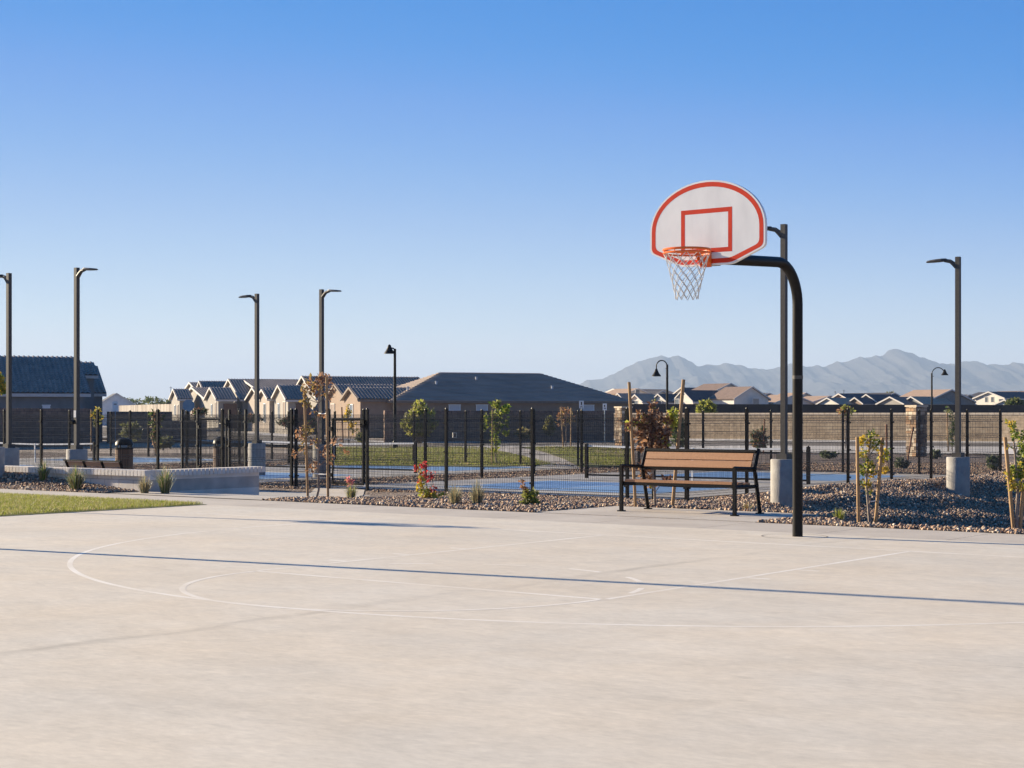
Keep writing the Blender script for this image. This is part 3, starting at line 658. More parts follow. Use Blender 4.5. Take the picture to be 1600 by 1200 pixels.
def gate(label, a, b, z=PADZ):
    a, b = Vector(a), Vector(b); d = b - a; L = d.length
    t = thing('gate', label, 'gate', (a.x, a.y, z), math.atan2(d.y, d.x))
    mb = MB()
    for zz in (.10, 1.62): mb.tube([(.05, 0, zz), (L - .05, 0, zz)], .024, 4, ph=R(45))
    for xx in (.07, L - .07): mb.tube([(xx, 0, .08), (xx, 0, 1.64)], .026, 4, ph=R(45))
    mb.build('frame', 'black', t)
    o = panel_mesh(L - .16, 1.60).build('wire_panel', 'wire', t); o.location = (.08, 0, 0)
    mb = MB(); mb.box((L - .03, -.04, 1.52), (.12, .10, .18)); mb.tube([(L - .06, -.06, 1.52), (L - .06, -.12, 1.50), (L - .22, -.12, 1.50)], .012, 6); mb.build('latch', 'black', t)
    mb = MB()
    for zz in (.3, 1.4): MB().box((.03, -.03, zz), (.10, .05, .09)).build('hinge', 'black', t)
    return t
VF = 18.45; fr = lambda a: P(-12.55 + a, VF)                # front fence line
fence('wire fence run left of the first gate, passing behind the low block wall', [fr(-22), fr(-19.55), fr(-17.1), fr(-14.65), fr(-12.2), fr(-9.75), fr(-7.3), fr(-6.06)])
fence('wire fence run facing the court, right of the gate to the corner by the bench', [fr(-4.82), fr(-2.42), fr(0), fr(2.45), fr(3.10), fr(3.88)])
gate('wire gate with black frame beside the tied brown-leaved sapling', fr(-6.0), fr(-4.88))
fence('wire fence run going away to the right behind the hoop post', [P(-8.65, VF + k * 2.43) for k in range(8)])
fence('wire fence along the far side of the courts, before the lawns', [P(-8.65 - 2.44 * k, 35.45) for k in range(17)])
fence('wire fence dividing the two middle courts', [P(-19.75, VF + .05 + k * 2.42) for k in range(8)])
fence('wire fence dividing the left court from the middle one', [P(-33.6, VF + 1.6 + k * 2.4) for k in range(7)])
ga, gb = at(311, 57.5), at(356, 58.8)
gate('wire gate left of the lamp post, behind the end of the block wall', ga, gb)
fence('short wire fence stub left of the second gate', [at(285, 56.5), (ga[0] - .04, ga[1] + .02)]); fence('short wire fence stub right of the second gate', [(gb[0] + .05, gb[1] - .03), at(384, 60)])
# ---------------------------------------------------------------- court nets
def court_net(label, cu, zc=PADZ):
    t = thing('court_net', label, 'sports net', (*P(cu, 27), zc), -TH, 'low nets across the blue courts')
    for sx in (-3.36, 3.36):
        mb = MB(); mb.box((sx, 0, .46), (.076, .076, .95)); mb.lathe([(.03, .935), (.015, .96)], (sx, 0, 0), 8); mb.build('post', 'black', t)
    zt = lambda x: .86 + .054 * (abs(x) / 3.3) ** 1.5
    xs_ = np.linspace(-3.32, 3.32, 15); mb = MB()
    for i in range(14):
        a, b = xs_[i], xs_[i + 1]; mb.add([(a, -.012, zt(a) - .05), (b, -.012, zt(b) - .05), (b, -.012, zt(b)), (a, -.012, zt(a)), (a, .012, zt(a) - .05), (b, .012, zt(b) - .05), (b, .012, zt(b)), (a, .012, zt(a))], [(0, 1, 2, 3), (7, 6, 5, 4), (3, 2, 6, 7), (1, 0, 4, 5)])
    mb.build('tape', 'tape', t)
    mb = MB()
    for x in np.arange(-3.3, 3.31, .055): mb.tube([(x, 0, .10), (x, 0, zt(x) - .05)], .0019, 3, caps=False)
    for z in np.arange(.12, .86, .055): mb.tube([(-3.3, 0, z), (3.3, 0, z)], .0019, 3, caps=False)
    mb.build('net_mesh', 'netmesh', t)
    mb = MB(); mb.tube([(-3.33, 0, .09), (3.33, 0, .09)], .024, 6); mb.build('bottom_bar', 'black', t)
    mb = MB(); mb.box((0, 0, .44), (.055, .034, .86)); mb.build('center_strap', 'tape', t)
    for sx in (-.4, .4): pass
court_net('white-taped net just behind the bench', -13.7)
court_net('white-taped net beyond the gate and the tied sapling', -26.6)
court_net('white-taped net at the far left, behind the low block wall', -41.5, -.52)
# ---------------------------------------------------------------- litter bins
def bin_(label, x, y, z):
    t = thing('litter_bin', label, 'litter bin', (x, y, z), R(20))
    mb = MB()
    for k in range(22):
        q = 2 * math.pi * k / 22; mb.box((.225 * math.cos(q), .225 * math.sin(q), .42), (.022, .052, .76), rz=q)
    mb.build('slats', 'slat2', t)
    mb = MB(); mb.lathe([(.20, .02), (.20, .80)], n=20); mb.build('liner', 'black', t)
    mb = MB(); mb.lathe([(.24, .03), (.24, .06)], n=24); mb.lathe([(.252, .79), (.252, .84)], n=24); mb.build('hoop_band', 'black', t)
    mb = MB(); mb.lathe([(.25, .90), (.235, .98), (.17, 1.06), (.08, 1.10), (.01, 1.11)], n=24)
    for k in range(4): q = 2 * math.pi * k / 4 + .4; mb.box((.22 * math.cos(q), .22 * math.sin(q), .87), (.03, .03, .08), rz=q)
    mb.build('lid', 'black', t, True)
bin_('brown slatted litter bin with black domed lid behind the block wall, near the bench', *at(194, 57), PADZ)
bin_('brown slatted litter bin mostly hidden behind a gate post, left of the lamp base', *at(346, 54), PADZ)
# ---------------------------------------------------------------- plants
def W(px, py, Y): return Vector(((px - 800) * Y / F, Y, zat(py, Y)))
def staked(label, px, py, Y, trunk, clumps, mats, size, name='sapling', cat='tree', group='young staked trees', branches=(), z0=None):
    b = W(px, py, Y); t = thing(name, label, cat, b, 0, group); L = lambda q: W(q[0], q[1], Y + (q[2] if len(q) > 2 else 0)) - b
    mb = MB(); pts = [L(q) for q in trunk]; n = len(pts); r0 = .022 if Y < 35 else .03
    mb.tube([pts[0] + Vector((0, 0, -.1))] + pts, [r0 * 1.15] + [r0 * (1 - .65 * i / n) for i in range(n)], 7)
    for br in branches: q = [L(k) for k in br]; mb.tube(q, [r0 * .45 * (1 - .6 * i / len(q)) for i in range(len(q))], 5)
    sc = F / Y
    for c in clumps:
        e = L(c[:2]); k = min(pts, key=lambda p: (p - e).length - .6 * (p.z < e.z)); mid = (k + e) / 2 + Vector((random.uniform(-.05, .05), random.uniform(-.1, .1), .03)); mb.tube([k, mid, e], [r0 * .4, r0 * .3, .003], 4)
    mb.build('trunk', 'bark', t, True)
    mb = MB()
    for c in clumps:
        px_, py_, rx_, ry_, n_ = c[:5]; dy = random.uniform(-.5, .5) * rx_ / sc; o = L((px_, py_, dy))
        if len(c) > 5: mm = c[5]
        st = len(mb.m); mb.leaves(o, (rx_ / sc, rx_ / sc, ry_ / sc), n_, size, len(mats))
        if len(c) > 5: mb.m[st:] = [random.choice(c[5]) for _ in mb.m[st:]]
    mb.build('crown', mats, t); return t
def stake(label, x0, y0, Y, x1, y1, Y1=None, r=.0225, mat='stake'):
    a = W(x0, y0, Y); b = W(x1, y1, Y1 or Y); mb = MB(); mb.tube([Vector((0, 0, 0)) - (b - a) * .06, (b - a) * .5, b - a], r, 10)
    o = mb.build('tree_stake', mat, None, True, a); return tag(o, label, 'stake', 'wooden tree stakes')
def tie(label, p, q, Y, Y1=None):
    mb = MB(); a, b = W(*p, Y), W(*q, Y1 or Y); mid = (b - a) / 2 + Vector((0, 0, -.01)); mb.tube([(0, 0, 0), mid, b - a], .009, 6)
    o = mb.build('tree_tie', 'tie', None, False, a); return tag(o, label, 'tie')
# sapling by the gate
Y1 = 28.6
staked('tall thin sapling with dry brown and yellow leaves tied between two stakes by the gate', 494, 781, Y1,
       [(494, 781), (498, 765), (497, 730), (498, 700), (497, 660), (498, 630), (500, 605)],
       [(478, 606, 9, 15, 60, (0, 1, 1)), (477, 626, 6, 12, 30, (1,)), (491, 600, 14, 11, 60), (505, 593, 13, 9, 80, (0, 2)), (515, 608, 7, 20, 44, (0,)), (497, 612, 13, 9, 44), (466, 676, 8, 9, 20, (2, 0)), (474, 690, 9, 16, 34, (1, 0)), (480, 672, 8, 12, 24, (1,)), (459, 708, 6, 6, 12, (2,)), (491, 727, 6, 8, 22, (2, 0)), (507, 705, 6, 9, 26, (2, 0)), (515, 717, 6, 9, 20, (2,)), (494, 690, 6, 8, 18), (503, 648, 5, 5, 8, (2,)), (525, 690, 7, 6, 20, (0,)), (540, 706, 4, 6, 10, (2,)), (483, 733, 5, 6, 14, (2,)), (490, 640, 6, 6, 10)],
       ['lf_brown', 'lf_khaki', 'lf_rust'], .078, branches=[[(497, 720), (485, 716), (470, 712), (450, 711)], [(498, 700), (490, 680), (486, 668)], [(498, 690), (476, 680), (462, 668)], [(498, 712), (515, 695), (524, 680)]])
stake('left stake of the tied sapling by the gate', 481, 781, Y1, 475.5, 612); stake('right stake of the tied sapling by the gate', 512.5, 782.5, Y1 - .3, 510.5, 590)
tie('white tie high between the sapling by the gate and its right stake', (497, 645.5), (511, 646), Y1, Y1 - .3); tie('white tie low between the sapling by the gate and its stakes', (486, 739), (512, 741), Y1, Y1 - .3)
# sapling behind the bench
Y2 = 24.7
staked('sapling with dense dry reddish-brown leaves behind the bench', 1024, 794, Y2, [(1024, 794), (1023, 770), (1020, 740), (1018, 700), (1020, 660), (1020, 625)],
       [(1022, 655, 17, 17, 150, (0, 0, 2, 1)), (1012, 675, 15, 16, 140, (0, 1, 2)), (1030, 676, 17, 17, 160, (0, 0, 2)), (1018, 695, 20, 12, 150, (0, 0, 1)), (1034, 693, 12, 12, 120), (1010, 654, 9, 10, 80), (1020, 632, 4, 7, 26), (1000, 664, 8, 5, 40), (988, 661, 7, 5, 36), (1044, 655, 7, 8, 60), (982, 668, 6, 6, 20), (1010, 742, 8, 8, 50, (1,)), (1003, 732, 6, 8, 30, (1, 0)), (1016, 760, 6, 4, 16), (1040, 748, 8, 4, 18, (2,)), (1052, 645, 6, 8, 40, (3,)), (1054, 662, 5, 8, 40, (3,)), (997, 680, 8, 8, 40, (1, 0)), (1000, 648, 6, 7, 30, (0, 1)), (1042, 674, 8, 9, 70, (0, 1)), (1022, 706, 16, 7, 60, (1, 0)), (1003, 700, 9, 7, 50, (1,))],
       ['lf_brown', 'lf_rust', 'lf_wine', 'lf_lime'], .075, branches=[[(1020, 690), (1005, 668), (985, 661)], [(1021, 750), (1010, 738), (1000, 725)], [(1022, 755), (1014, 757), (1000, 748)]])
stake('left stake of the sapling behind the bench', 993, 792, Y2, 983, 597, r=.024); stake('right leaning stake of the sapling behind the bench', 1050.5, 796, Y2, 1068, 593, r=.027)
# sapling on the lawn just outside the photo, its shadow lies across the far side of the court
staked('leafy sapling on the lawn outside the left edge of the photo', -104, 793, 24.5, [(-104, 793), (-103, 700), (-105, 620), (-104, 540)],
       [(-104, 530, 28, 36, 240), (-116, 548, 24, 28, 180), (-92, 556, 24, 28, 180), (-104, 500, 14, 18, 60), (-100, 575, 18, 16, 70)], ['lf_lime', 'lf_green', 'lf_yellow'], .07)
stake('unseen stake added beside the lawn sapling to thicken its trunk shadow', -101, 793, 24.5, -102, 590, r=.035)  # out of view, added so the trunk's shadow reads on the court
# yellow saplings on the gravel
Y3 = 21.1
staked('yellow-green sapling between two stakes on the gravel right of the hoop', 1359, 815, Y3, [(1359, 815), (1357, 790), (1355, 770), (1354, 745), (1357, 715), (1360, 690), (1361, 672)],
       [(1350, 688, 8, 8, 55, (0, 0, 1)), (1362, 680, 7, 10, 43), (1367, 695, 9, 10, 62), (1350, 710, 7, 10, 46, (1, 0, 2)), (1359, 728, 10, 12, 80), (1379, 714, 8, 12, 55, (1, 0)), (1382, 733, 6, 7, 31, (0,)), (1346, 733, 5, 10, 31, (2, 1)), (1355, 757, 7, 10, 43, (0, 1)), (1356, 770, 5, 5, 18), (1347, 755, 4, 6, 13), (1373, 690, 6, 5, 17), (1387, 706, 4, 5, 9), (1364, 741, 8, 5, 24, (0,))],
       ['lf_yellow', 'lf_lime', 'lf_green'], .054)
stake('left stake of the yellow-green sapling right of the hoop', 1341.5, 815, Y3, 1339.5, 683); stake('right leaning stake of the yellow-green sapling right of the hoop', 1368, 817, Y3, 1379, 684)
tie('tie low on the yellow-green sapling right of the hoop', (1355, 783), (1370, 782), Y3)
Y4 = 19.9
staked('bushy yellow-green sapling cut by the right edge of the photo', 1589, 827, Y4, [(1589, 827), (1589, 800), (1590, 770), (1588, 740), (1586, 710), (1583, 680)],
       [(1580, 662, 7, 8, 37, (1, 0)), (1584, 676, 5, 8, 31, (1, 2)), (1598, 682, 9, 7, 55, (2, 1)), (1597, 700, 8, 10, 49, (2, 1)), (1584, 738, 10, 12, 93, (1, 2)), (1598, 735, 12, 14, 124, (1, 2, 0)), (1582, 757, 9, 10, 55, (1, 0)), (1597, 760, 10, 9, 68, (0, 1)), (1576, 742, 5, 8, 24, (0, 1)), (1615, 700, 14, 14, 99, (2, 1)), (1612, 740, 12, 16, 86, (1, 0)), (1576, 698, 4, 4, 8)],
       ['lf_yellow', 'lf_lime', 'lf_green'], .056)
stake('left leaning stake of the sapling at the right edge', 1583.5, 827, Y4, 1570.5, 683); stake('short right stake of the sapling at the right edge', 1594, 827, Y4, 1599, 764)
# trees beyond the fences
def far_tree(label, px, py, Y, clumps, mats, size, trunk_top, group='young trees beyond the courts', name='sapling'):
    return staked(label, px, py, Y, [(px, py), (px + random.uniform(-1, 1), (py + trunk_top) / 2), (px, trunk_top)], clumps, mats, size, name, 'tree', group)
YF = 57.
far_tree('tall green staked tree beyond the far fence, before the dark-roofed house', 775, 726, YF, [(775, 632, 6, 8, 60), (776, 650, 8, 10, 85), (775, 668, 8, 10, 80), (774, 686, 7, 10, 50, (0, 2)), (790, 640, 5, 8, 50, (0, 2)), (791, 660, 4, 8, 30), (760, 655, 6, 7, 40), (757, 668, 5, 6, 30), (790, 678, 6, 5, 26, (2,)), (772, 702, 5, 8, 30, (2,))], ['lf_green', 'lf_olive', 'lf_lime'], .15, 628)
stake('stake left of the tall green tree beyond the far fence', 768.5, 726, YF - .3, 769.5, 640, mat='stake')
far_tree('small tree with rusty red leaves and two stakes near the road', 884, 697, 92, [(878, 645, 7, 6, 26), (874, 652, 7, 6, 20), (890, 648, 6, 6, 20), (889, 658, 6, 8, 24, (1,)), (876, 662, 5, 6, 18), (894, 655, 4, 5, 10), (884, 640, 4, 5, 12)], ['lf_rust', 'lf_khaki', 'lf_brown'], .22, 642)
stake('left stake of the rusty red tree near the road', 880, 697, 91.5, 876, 636, r=.04); stake('right stake of the rusty red tree near the road', 892, 697, 91.5, 892.5, 637, r=.04)
def bushy(label, px, py, Y, rx, ry, n, mats, size, group=None, tips=14, name='bush', cat='bush', body=1.):
    b = W(px, py, Y); t = thing(name, label, cat, b, 0, group); sc = F / Y; mb = MB(); tr = MB(); a, h = rx / sc, ry / sc
    for k in range(9):
        q = random.uniform(0, 6.28); e = Vector((.75 * a * math.cos(q) * random.random(), .75 * a * math.sin(q) * random.random(), h * random.uniform(1., 1.7))); tr.tube([(0, 0, -.1), e * .4 + Vector((0, 0, .1 * h)), e], [.035, .02, .006], 4)
    tr.build('stems', 'bark', t)
    mb.leaves((0, 0, h * .95), (a * .9, a * .9, h * .85), int(n * body), size, len(mats), shell=.2, up=.4)
    for k in range(tips):
        q = random.uniform(0, 6.28); rr_ = random.uniform(.3, 1); c = Vector((a * rr_ * math.cos(q), a * rr_ * math.sin(q), h * (1.75 - .5 * rr_ ** 2 + random.uniform(-.1, .25)))); mb.leaves(c, (a * .14, a * .14, h * .28), n // 26, size, len(mats), shell=0, up=.6)
    mb.build('foliage', mats, t); return t
bushy('green bush with a red stake beyond the far fence, right of the bench', 1187, 706, 75, 15, 18, 520, ['lf_dark', 'lf_sage', 'lf_rust'], .15, tips=10)
stake('thin red stake in the bush right of the bench', 1193, 706, 74.5, 1194.5, 655, r=.03, mat='stake_red')
bushy('leafy green tree behind the sapling of the bench', 1062, 703, 78, 16, 26, 700, ['lf_green', 'lf_sage', 'lf_dark'], .16, tips=12)
stake('thin dark stake beside the leafy tree behind the bench', 1072, 703, 77, 1072, 646, r=.035, mat='stake_red')
bushy('rounded green tree behind the tan wall, left of the lamp pole', 1104, 662, 126, 17, 17, 900, ['lf_olive', 'lf_lime'], .25, name='round_tree', cat='tree')
far_tree('slim pale-leaved tree with a stake beside the far right lamp', 1488, 706, 78, [(1487, 650, 5, 10, 50), (1489, 670, 8, 12, 120), (1486, 688, 7, 10, 80), (1480, 640, 3, 6, 16), (1495, 660, 4, 8, 30)], ['lf_sage', 'lf_dark', 'lf_olive'], .15, 642)
stake('stake of the slim tree beside the far right lamp', 1481.5, 707, 77.6, 1480, 645, r=.035)
stake('leaning stake in front of the stone pillar at right', 1417, 727, 62, 1427, 667, r=.03, mat='stake_red')
stake('thin dark stake behind the yellow-green sapling', 1386, 726, 60, 1385, 663, r=.035, mat='stake_red')
far_tree('little tree whose leafy top shows over a fence post right of the hoop', 1321, 706, 85, [(1322, 637, 4, 4, 20), (1316, 642, 6, 5, 40), (1327, 641, 6, 5, 40), (1322, 648, 6, 4, 26)], ['lf_olive', 'lf_rust', 'lf_lime'], .2, 636)
far_tree('dark leafy tree with a leaning prop behind the fence post, left', 243, 708, 60, [(241, 648, 7, 7, 60), (243, 662, 7, 9, 110), (242, 678, 6, 9, 80), (246, 690, 6, 7, 40), (250, 652, 5, 6, 30)], ['lf_dark', 'lf_olive', 'lf_brown'], .16, 645)
stake('stake leaning against the dark leafy tree at left', 245, 708, 59.6, 236, 678, r=.03)
far_tree('small yellow-green tree by the corner of the grey house', 151, 700, 70, [(152, 641, 4, 4, 40), (149, 648, 5, 5, 50), (155, 652, 4, 5, 30), (150, 662, 5, 7, 30, (1,))], ['lf_lime', 'lf_olive', 'lf_yellow'], .16, 640)
stake('thin stake by the corner of the grey house', 142.5, 701, 70, 142.5, 640, r=.03)
staked('yellow-green tree crown peeping in at the left edge of the photo', -22, 742, 44, [(-22, 742), (-21, 690), (-20, 640), (-18, 600)], [(-4, 592, 8, 9, 110), (2, 602, 8, 10, 140), (-14, 600, 14, 14, 220), (-20, 580, 14, 14, 200), (-34, 600, 16, 16, 220), (5, 612, 5, 5, 40)], ['lf_lime', 'lf_yellow', 'lf_green'], .11)
far_tree('thin sapling with a stake before the peach gabled house', 545, 691, 92, [(544, 645, 5, 5, 40), (541, 653, 4, 5, 24), (548, 664, 6, 6, 40, (1,)), (552, 672, 5, 5, 24), (543, 636, 2, 5, 12)], ['lf_olive', 'lf_yellow'], .2, 635)
stake('stake beside the thin sapling before the peach house', 536, 691, 91.6, 534, 636, r=.04, mat='stake_red')
for q, (px, py, Y, rx_, ry_, lab) in enumerate([(1408, 737, 54, 12, 10, 'grey-green shrub at the foot of the right stone pillar'), (1295, 716, 66, 16, 5, 'low sage shrub on the gravel right of the hoop post'), (1552, 736, 52, 10, 12, 'grey-green shrub on the gravel right of the far right lamp'), (1600, 735, 52, 12, 16, 'grey-green shrub at the right edge, beyond the fence'), (1240, 722, 60, 9, 5, 'low shrub seen between the lamp pole and the hoop post'), (1462, 716, 66, 8, 6, 'small shrub left of the far right lamp base'), (255, 700, 75, 14, 7, 'dark low shrub at the brown wall, left'), (205, 690, 80, 18, 14, 'dark shrub filling the corner by the grey house'), (565, 690, 93, 9, 5, 'dark shrub by the street lamp foot'), (312, 650, 150, 14, 6, 'reddish shrubs before the far gabled house'), (395, 660, 130, 18, 6, 'reddish shrub below the twin gables'), (450, 668, 120, 18, 8, 'dark shrub below the narrow gable with a porch'), (492, 668, 118, 14, 7, 'wine-red shrub behind the tied sapling')]):
    bushy(lab, px, py, Y, rx_, ry_, 300, [['lf_sage', 'lf_dark'], ['lf_sage', 'lf_olive'], ['lf_dark', 'lf_wine']][0 if q < 6 else (2 if q >= 9 else 1)], .12 if Y < 70 else .22, 'shrubs beyond the courts', 6, 'shrub')
def wispy(label, px, py, Y, rx, hy, n, mats, size, lean=1.):
    b = W(px, py, Y); t = thing('bush', label, 'bush', b, 0, None); sc = F / Y; a, h = rx / sc, hy / sc; st = MB(); lf = MB()
    for k in range(n):
        q = random.uniform(0, 6.28); rr_ = math.sqrt(random.random()); top = h * (1 - .5 * rr_ ** 2) * random.uniform(.65, 1.08); d = Vector((math.cos(q), math.sin(q), 0)) * a * rr_
        pts = [d * .12 * i0 for i0 in (0, 1)]; pts = [Vector((0, 0, -.1)) + d * .1, d * .45 + Vector((0, 0, top * .38)), d * .85 + Vector((0, 0, top * .72)), d * 1.02 + Vector((0, 0, top))]
        if k % 3 == 0: st.tube(pts, [.022, .014, .009, .004], 4)
        for i in range(22):
            f_ = random.uniform(.28, 1.) * 2.999; i0 = int(f_); p = pts[i0].lerp(pts[i0 + 1], f_ - i0); lf.leaves(p, (a * .055, a * .055, a * .07), 1, size, len(mats), shell=0, up=1.)
    st.build('stems', 'bark', t); lf.build('foliage', mats, t); return t
wispy('large feathery olive bush against the dark-roofed house', 656, 690, 97, 30, 62, 170, ['lf_olive', 'lf_straw', 'lf_lime'], .22)
wispy('small wispy yellow bush at the foot of the brown wall', 818, 687, 105, 14, 18, 40, ['lf_straw', 'lf_tan'], .2)
wispy('tall wispy olive bush at the brown wall, left of the sign post', 858, 686, 106, 9, 36, 40, ['lf_olive', 'lf_straw'], .2)
# grass clumps, flowers
def clump(label, px, py, Y, hh, n, mats, spread=.8, group='ornamental grass clumps'):
    b = W(px, py, Y); b.z = float(T(b.x, b.y)); mb = MB(); sc = F / Y; hgt = hh / sc
    for _ in range(int(n * 1.5)):
        q = random.uniform(0, 6.28); l = hgt * random.uniform(.7, 1.35); tl = random.uniform(.02, 1.) * spread; d = Vector((math.cos(q), math.sin(q), 0)); o = d * random.uniform(0, .07)
        m1 = o + d * l * .34 * tl + Vector((0, 0, l * .62 * (1 - .25 * tl))); e = o + d * l * .95 * tl + Vector((0, 0, l * (1.0 - .55 * tl))); w = Vector((-d.y, d.x, 0)) * .005
        mb.add([o - w, o + w, m1 + w * .8, m1 - w * .8, e], [(0, 1, 2, 3), (3, 2, 4)], random.randrange(len(mats)))
    o = mb.build('grass_clump', mats, None, False, b); return tag(o, label, 'grass', group)
G3 = ['lf_sage', 'lf_tan', 'lf_green']
clump('spiky grass clump at the left end of the planter by the low wall', 68, 752, 30.9, 28, 130, G3); clump('broad grass clump in the middle of the planter by the low wall', 119, 762, 29.8, 36, 260, G3, 1.0)
clump('pale thin grass clump at the wall corner', 226, 768, 28.9, 26, 150, ['lf_tan', 'lf_sage', 'lf_tan'], .9); clump('full green grass clump before the shaded wall face', 258, 770, 28.75, 38, 240, ['lf_green', 'lf_tan', 'lf_sage'], .75)
clump('green grass tuft between the path and the gate', 549, 783, 27.2, 22, 110, ['lf_lime', 'lf_sage', 'lf_tan']); clump('grey-green grass tuft below the red-flowered shrub', 711, 792, 25.2, 30, 130, ['lf_sage', 'lf_tan']); clump('pale grass tuft between the two middle fence posts', 746, 792, 25.3, 34, 130, ['lf_tan', 'lf_sage'])
clump('small grass tuft behind the right legs of the bench', 1167, 799, 24.6, 20, 100, ['lf_olive', 'lf_rust', 'lf_tan']); clump('small yellow tuft on the gravel right of the hoop post', 1311, 812, 21.8, 16, 90, ['lf_lime', 'lf_olive']); clump('round olive tuft on the dark gravel bank', 1391, 797, 24.6, 22, 180, ['lf_olive', 'lf_tan'], .5)
clump('dry tuft in front of the far right lamp base', 1499, 772, 27.5, 22, 90, ['lf_tan', 'lf_rust']); clump('tiny tuft on the gravel under the lamp behind the hoop', 1226, 800, 24.6, 14, 60, ['lf_tan', 'lf_olive']); clump('dry weed before the sapling at the right edge', 1562, 812, 21.6, 26, 60, ['lf_rust', 'lf_tan'])
def flower_shrub(label, px, py, Y, low, hi, mats, size, stems):
    b = W(px, py, Y); zt = float(T(b.x, b.y)); t = thing('flowering_shrub', label, 'shrub', (b.x, b.y, zt), 0, None); b.z = zt; mb = MB(); sc = F / Y
    for s_ in stems: mb.tube([(0, 0, -.05)] + [W(a, c, Y) - b for a, c in s_], .007, 5)
    mb.build('stems', 'bark', t); mb = MB()
    for a, c, r, n in low: mb.leaves(W(a, c, Y) - b, (r / sc,) * 3, n, size, 2)
    mb.build('leaves', mats[:2], t)
    for a, c, r, n in hi: MB().leaves(W(a, c, Y) - b, (r / sc,) * 3, n, size * .8, 1).build('flower_cluster', mats[2], t)
flower_shrub('shrub with crimson flowers over yellow-green leaves by a fence post', 672, 784, 27.2, [(656, 760, 7, 40), (665, 770, 9, 70), (675, 776, 8, 60), (655, 735, 5, 12), (660, 748, 6, 24), (690, 773, 6, 14)], [(652, 732, 5, 20), (664, 727, 6, 26), (661, 740, 5, 16), (675, 742, 6, 22), (656, 751, 4, 9), (668, 748, 4, 10), (677, 763, 6, 18)], ['lf_lime', 'lf_yellow', 'lf_flower'], .075, [[(665, 770), (657, 750), (653, 733)], [(668, 765), (664, 745), (664, 727)], [(672, 770), (675, 755), (677, 742)]])
flower_shrub('shrub with a leaning rusty spike and yellow leaves before a fence post', 828, 796, 25.0, [(826, 782, 9, 110), (834, 786, 9, 110), (822, 770, 6, 40), (835, 772, 6, 40), (818, 788, 5, 30)], [(815, 752, 3, 14), (818, 760, 4, 24), (823, 766, 4, 20)], ['lf_lime', 'lf_olive', 'lf_rust'], .07, [[(822, 775), (818, 762), (814, 748)]])
flower_shrub('small pinkish red shrub at the foot of the gate', 547, 757, 33, [(547, 752, 4, 10)], [(545, 750, 4, 22), (549, 753, 4, 18), (546, 758, 3, 10)], ['lf_rust', 'lf_brown', 'lf_pink'], .07, [[(547, 752), (546, 748)]])
# ---------------------------------------------------------------- stone pillars, walls
def pillar(label, px, s, zt, a=.6):
    x, y = at(px, s); t = thing('stone_pillar', label, 'pillar', (x, y, ZF), R(31))
    h = zt - ZF - .06; z = 0.; mb = MB(); ca = MB()
    ca.box((0, 0, h / 2), (a - .06, a - .06, h))
    while z < h - .02:
        hh = min(random.uniform(.10, .20), h - z); 
        for sd in range(4):
            k = -a / 2
            while k < a / 2 - .01:
                w = min(random.uniform(.12, .3), a / 2 - k); pr = random.uniform(0, .018); c = Vector((k + w / 2, -a / 2 + .015 - pr / 2, z + hh / 2)); c = Matrix.Rotation(sd * math.pi / 2, 3, 'Z') @ c
                mb.box(c, (w - .02, .05 + pr, hh - .022), rz=sd * math.pi / 2, mi=random.choice((0, 1, 2, 3))); k += w
        z += hh
    ca.build('core', 'stone_brown', t); mb.build('stone_facing', ['stone1', 'tan_cap', 'stone_brown', 'stone_rust'], t)
    mb = MB(); mb.box((0, 0, h + .03), (a + .08, a + .08, .07)); mb.build('cap', 'tan_cap', t)
pillar('square ledge-stone pillar beyond the fence, left of the far right lamp', 1432, 37.2, H + 15.5 / 37.2); pillar('square ledge-stone pillar beyond the far fence, behind the bench stake', 974, 31, H + 13.5 / 31)
def wall_run(name, label, a, b, z0, z1, mat, capm=None, thick=.2, cat='wall'):
    a, b = Vector(a), Vector(b); d = b - a; t = thing(name, label, cat, (a.x, a.y, 0), math.atan2(d.y, d.x)); mb = MB()
    mb.box((d.length / 2, 0, (z0 + z1) / 2), (d.length, thick, z1 - z0)); mb.build('wall', mat, t)
    if capm:
        mb = MB(); n = max(1, int(d.length / .42)); w = d.length / n
        for k in range(n): mb.box((w * (k + .5), 0, z1 + .05), (w - .025, thick + .06, .14))
        mb.build('cap', capm, t)
    return t
xa, ya = (20.4, 116.6); wall_run('block_wall', 'long sunlit tan block wall running behind the gravel on the right', (xa - CU.x * 17.5, ya - CU.y * 17.5), (xa + CU.x * 42, ya + CU.y * 42), -.6, H + .05, 'tan_wall', 'tan_cap')
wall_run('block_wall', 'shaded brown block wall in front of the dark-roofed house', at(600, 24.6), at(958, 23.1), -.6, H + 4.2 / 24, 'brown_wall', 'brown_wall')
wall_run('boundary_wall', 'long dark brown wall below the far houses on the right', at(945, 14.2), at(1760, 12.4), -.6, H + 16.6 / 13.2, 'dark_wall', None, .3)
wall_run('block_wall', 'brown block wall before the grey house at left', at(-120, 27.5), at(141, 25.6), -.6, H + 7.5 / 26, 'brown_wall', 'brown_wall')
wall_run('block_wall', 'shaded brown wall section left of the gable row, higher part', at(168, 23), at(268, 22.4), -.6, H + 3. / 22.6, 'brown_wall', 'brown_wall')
wall_run('block_wall', 'shaded brown wall section below the round-backed road sign, lower part', at(268.5, 22.4), at(322, 22), -.6, H - 11. / 22.2, 'brown_wall', 'brown_wall')
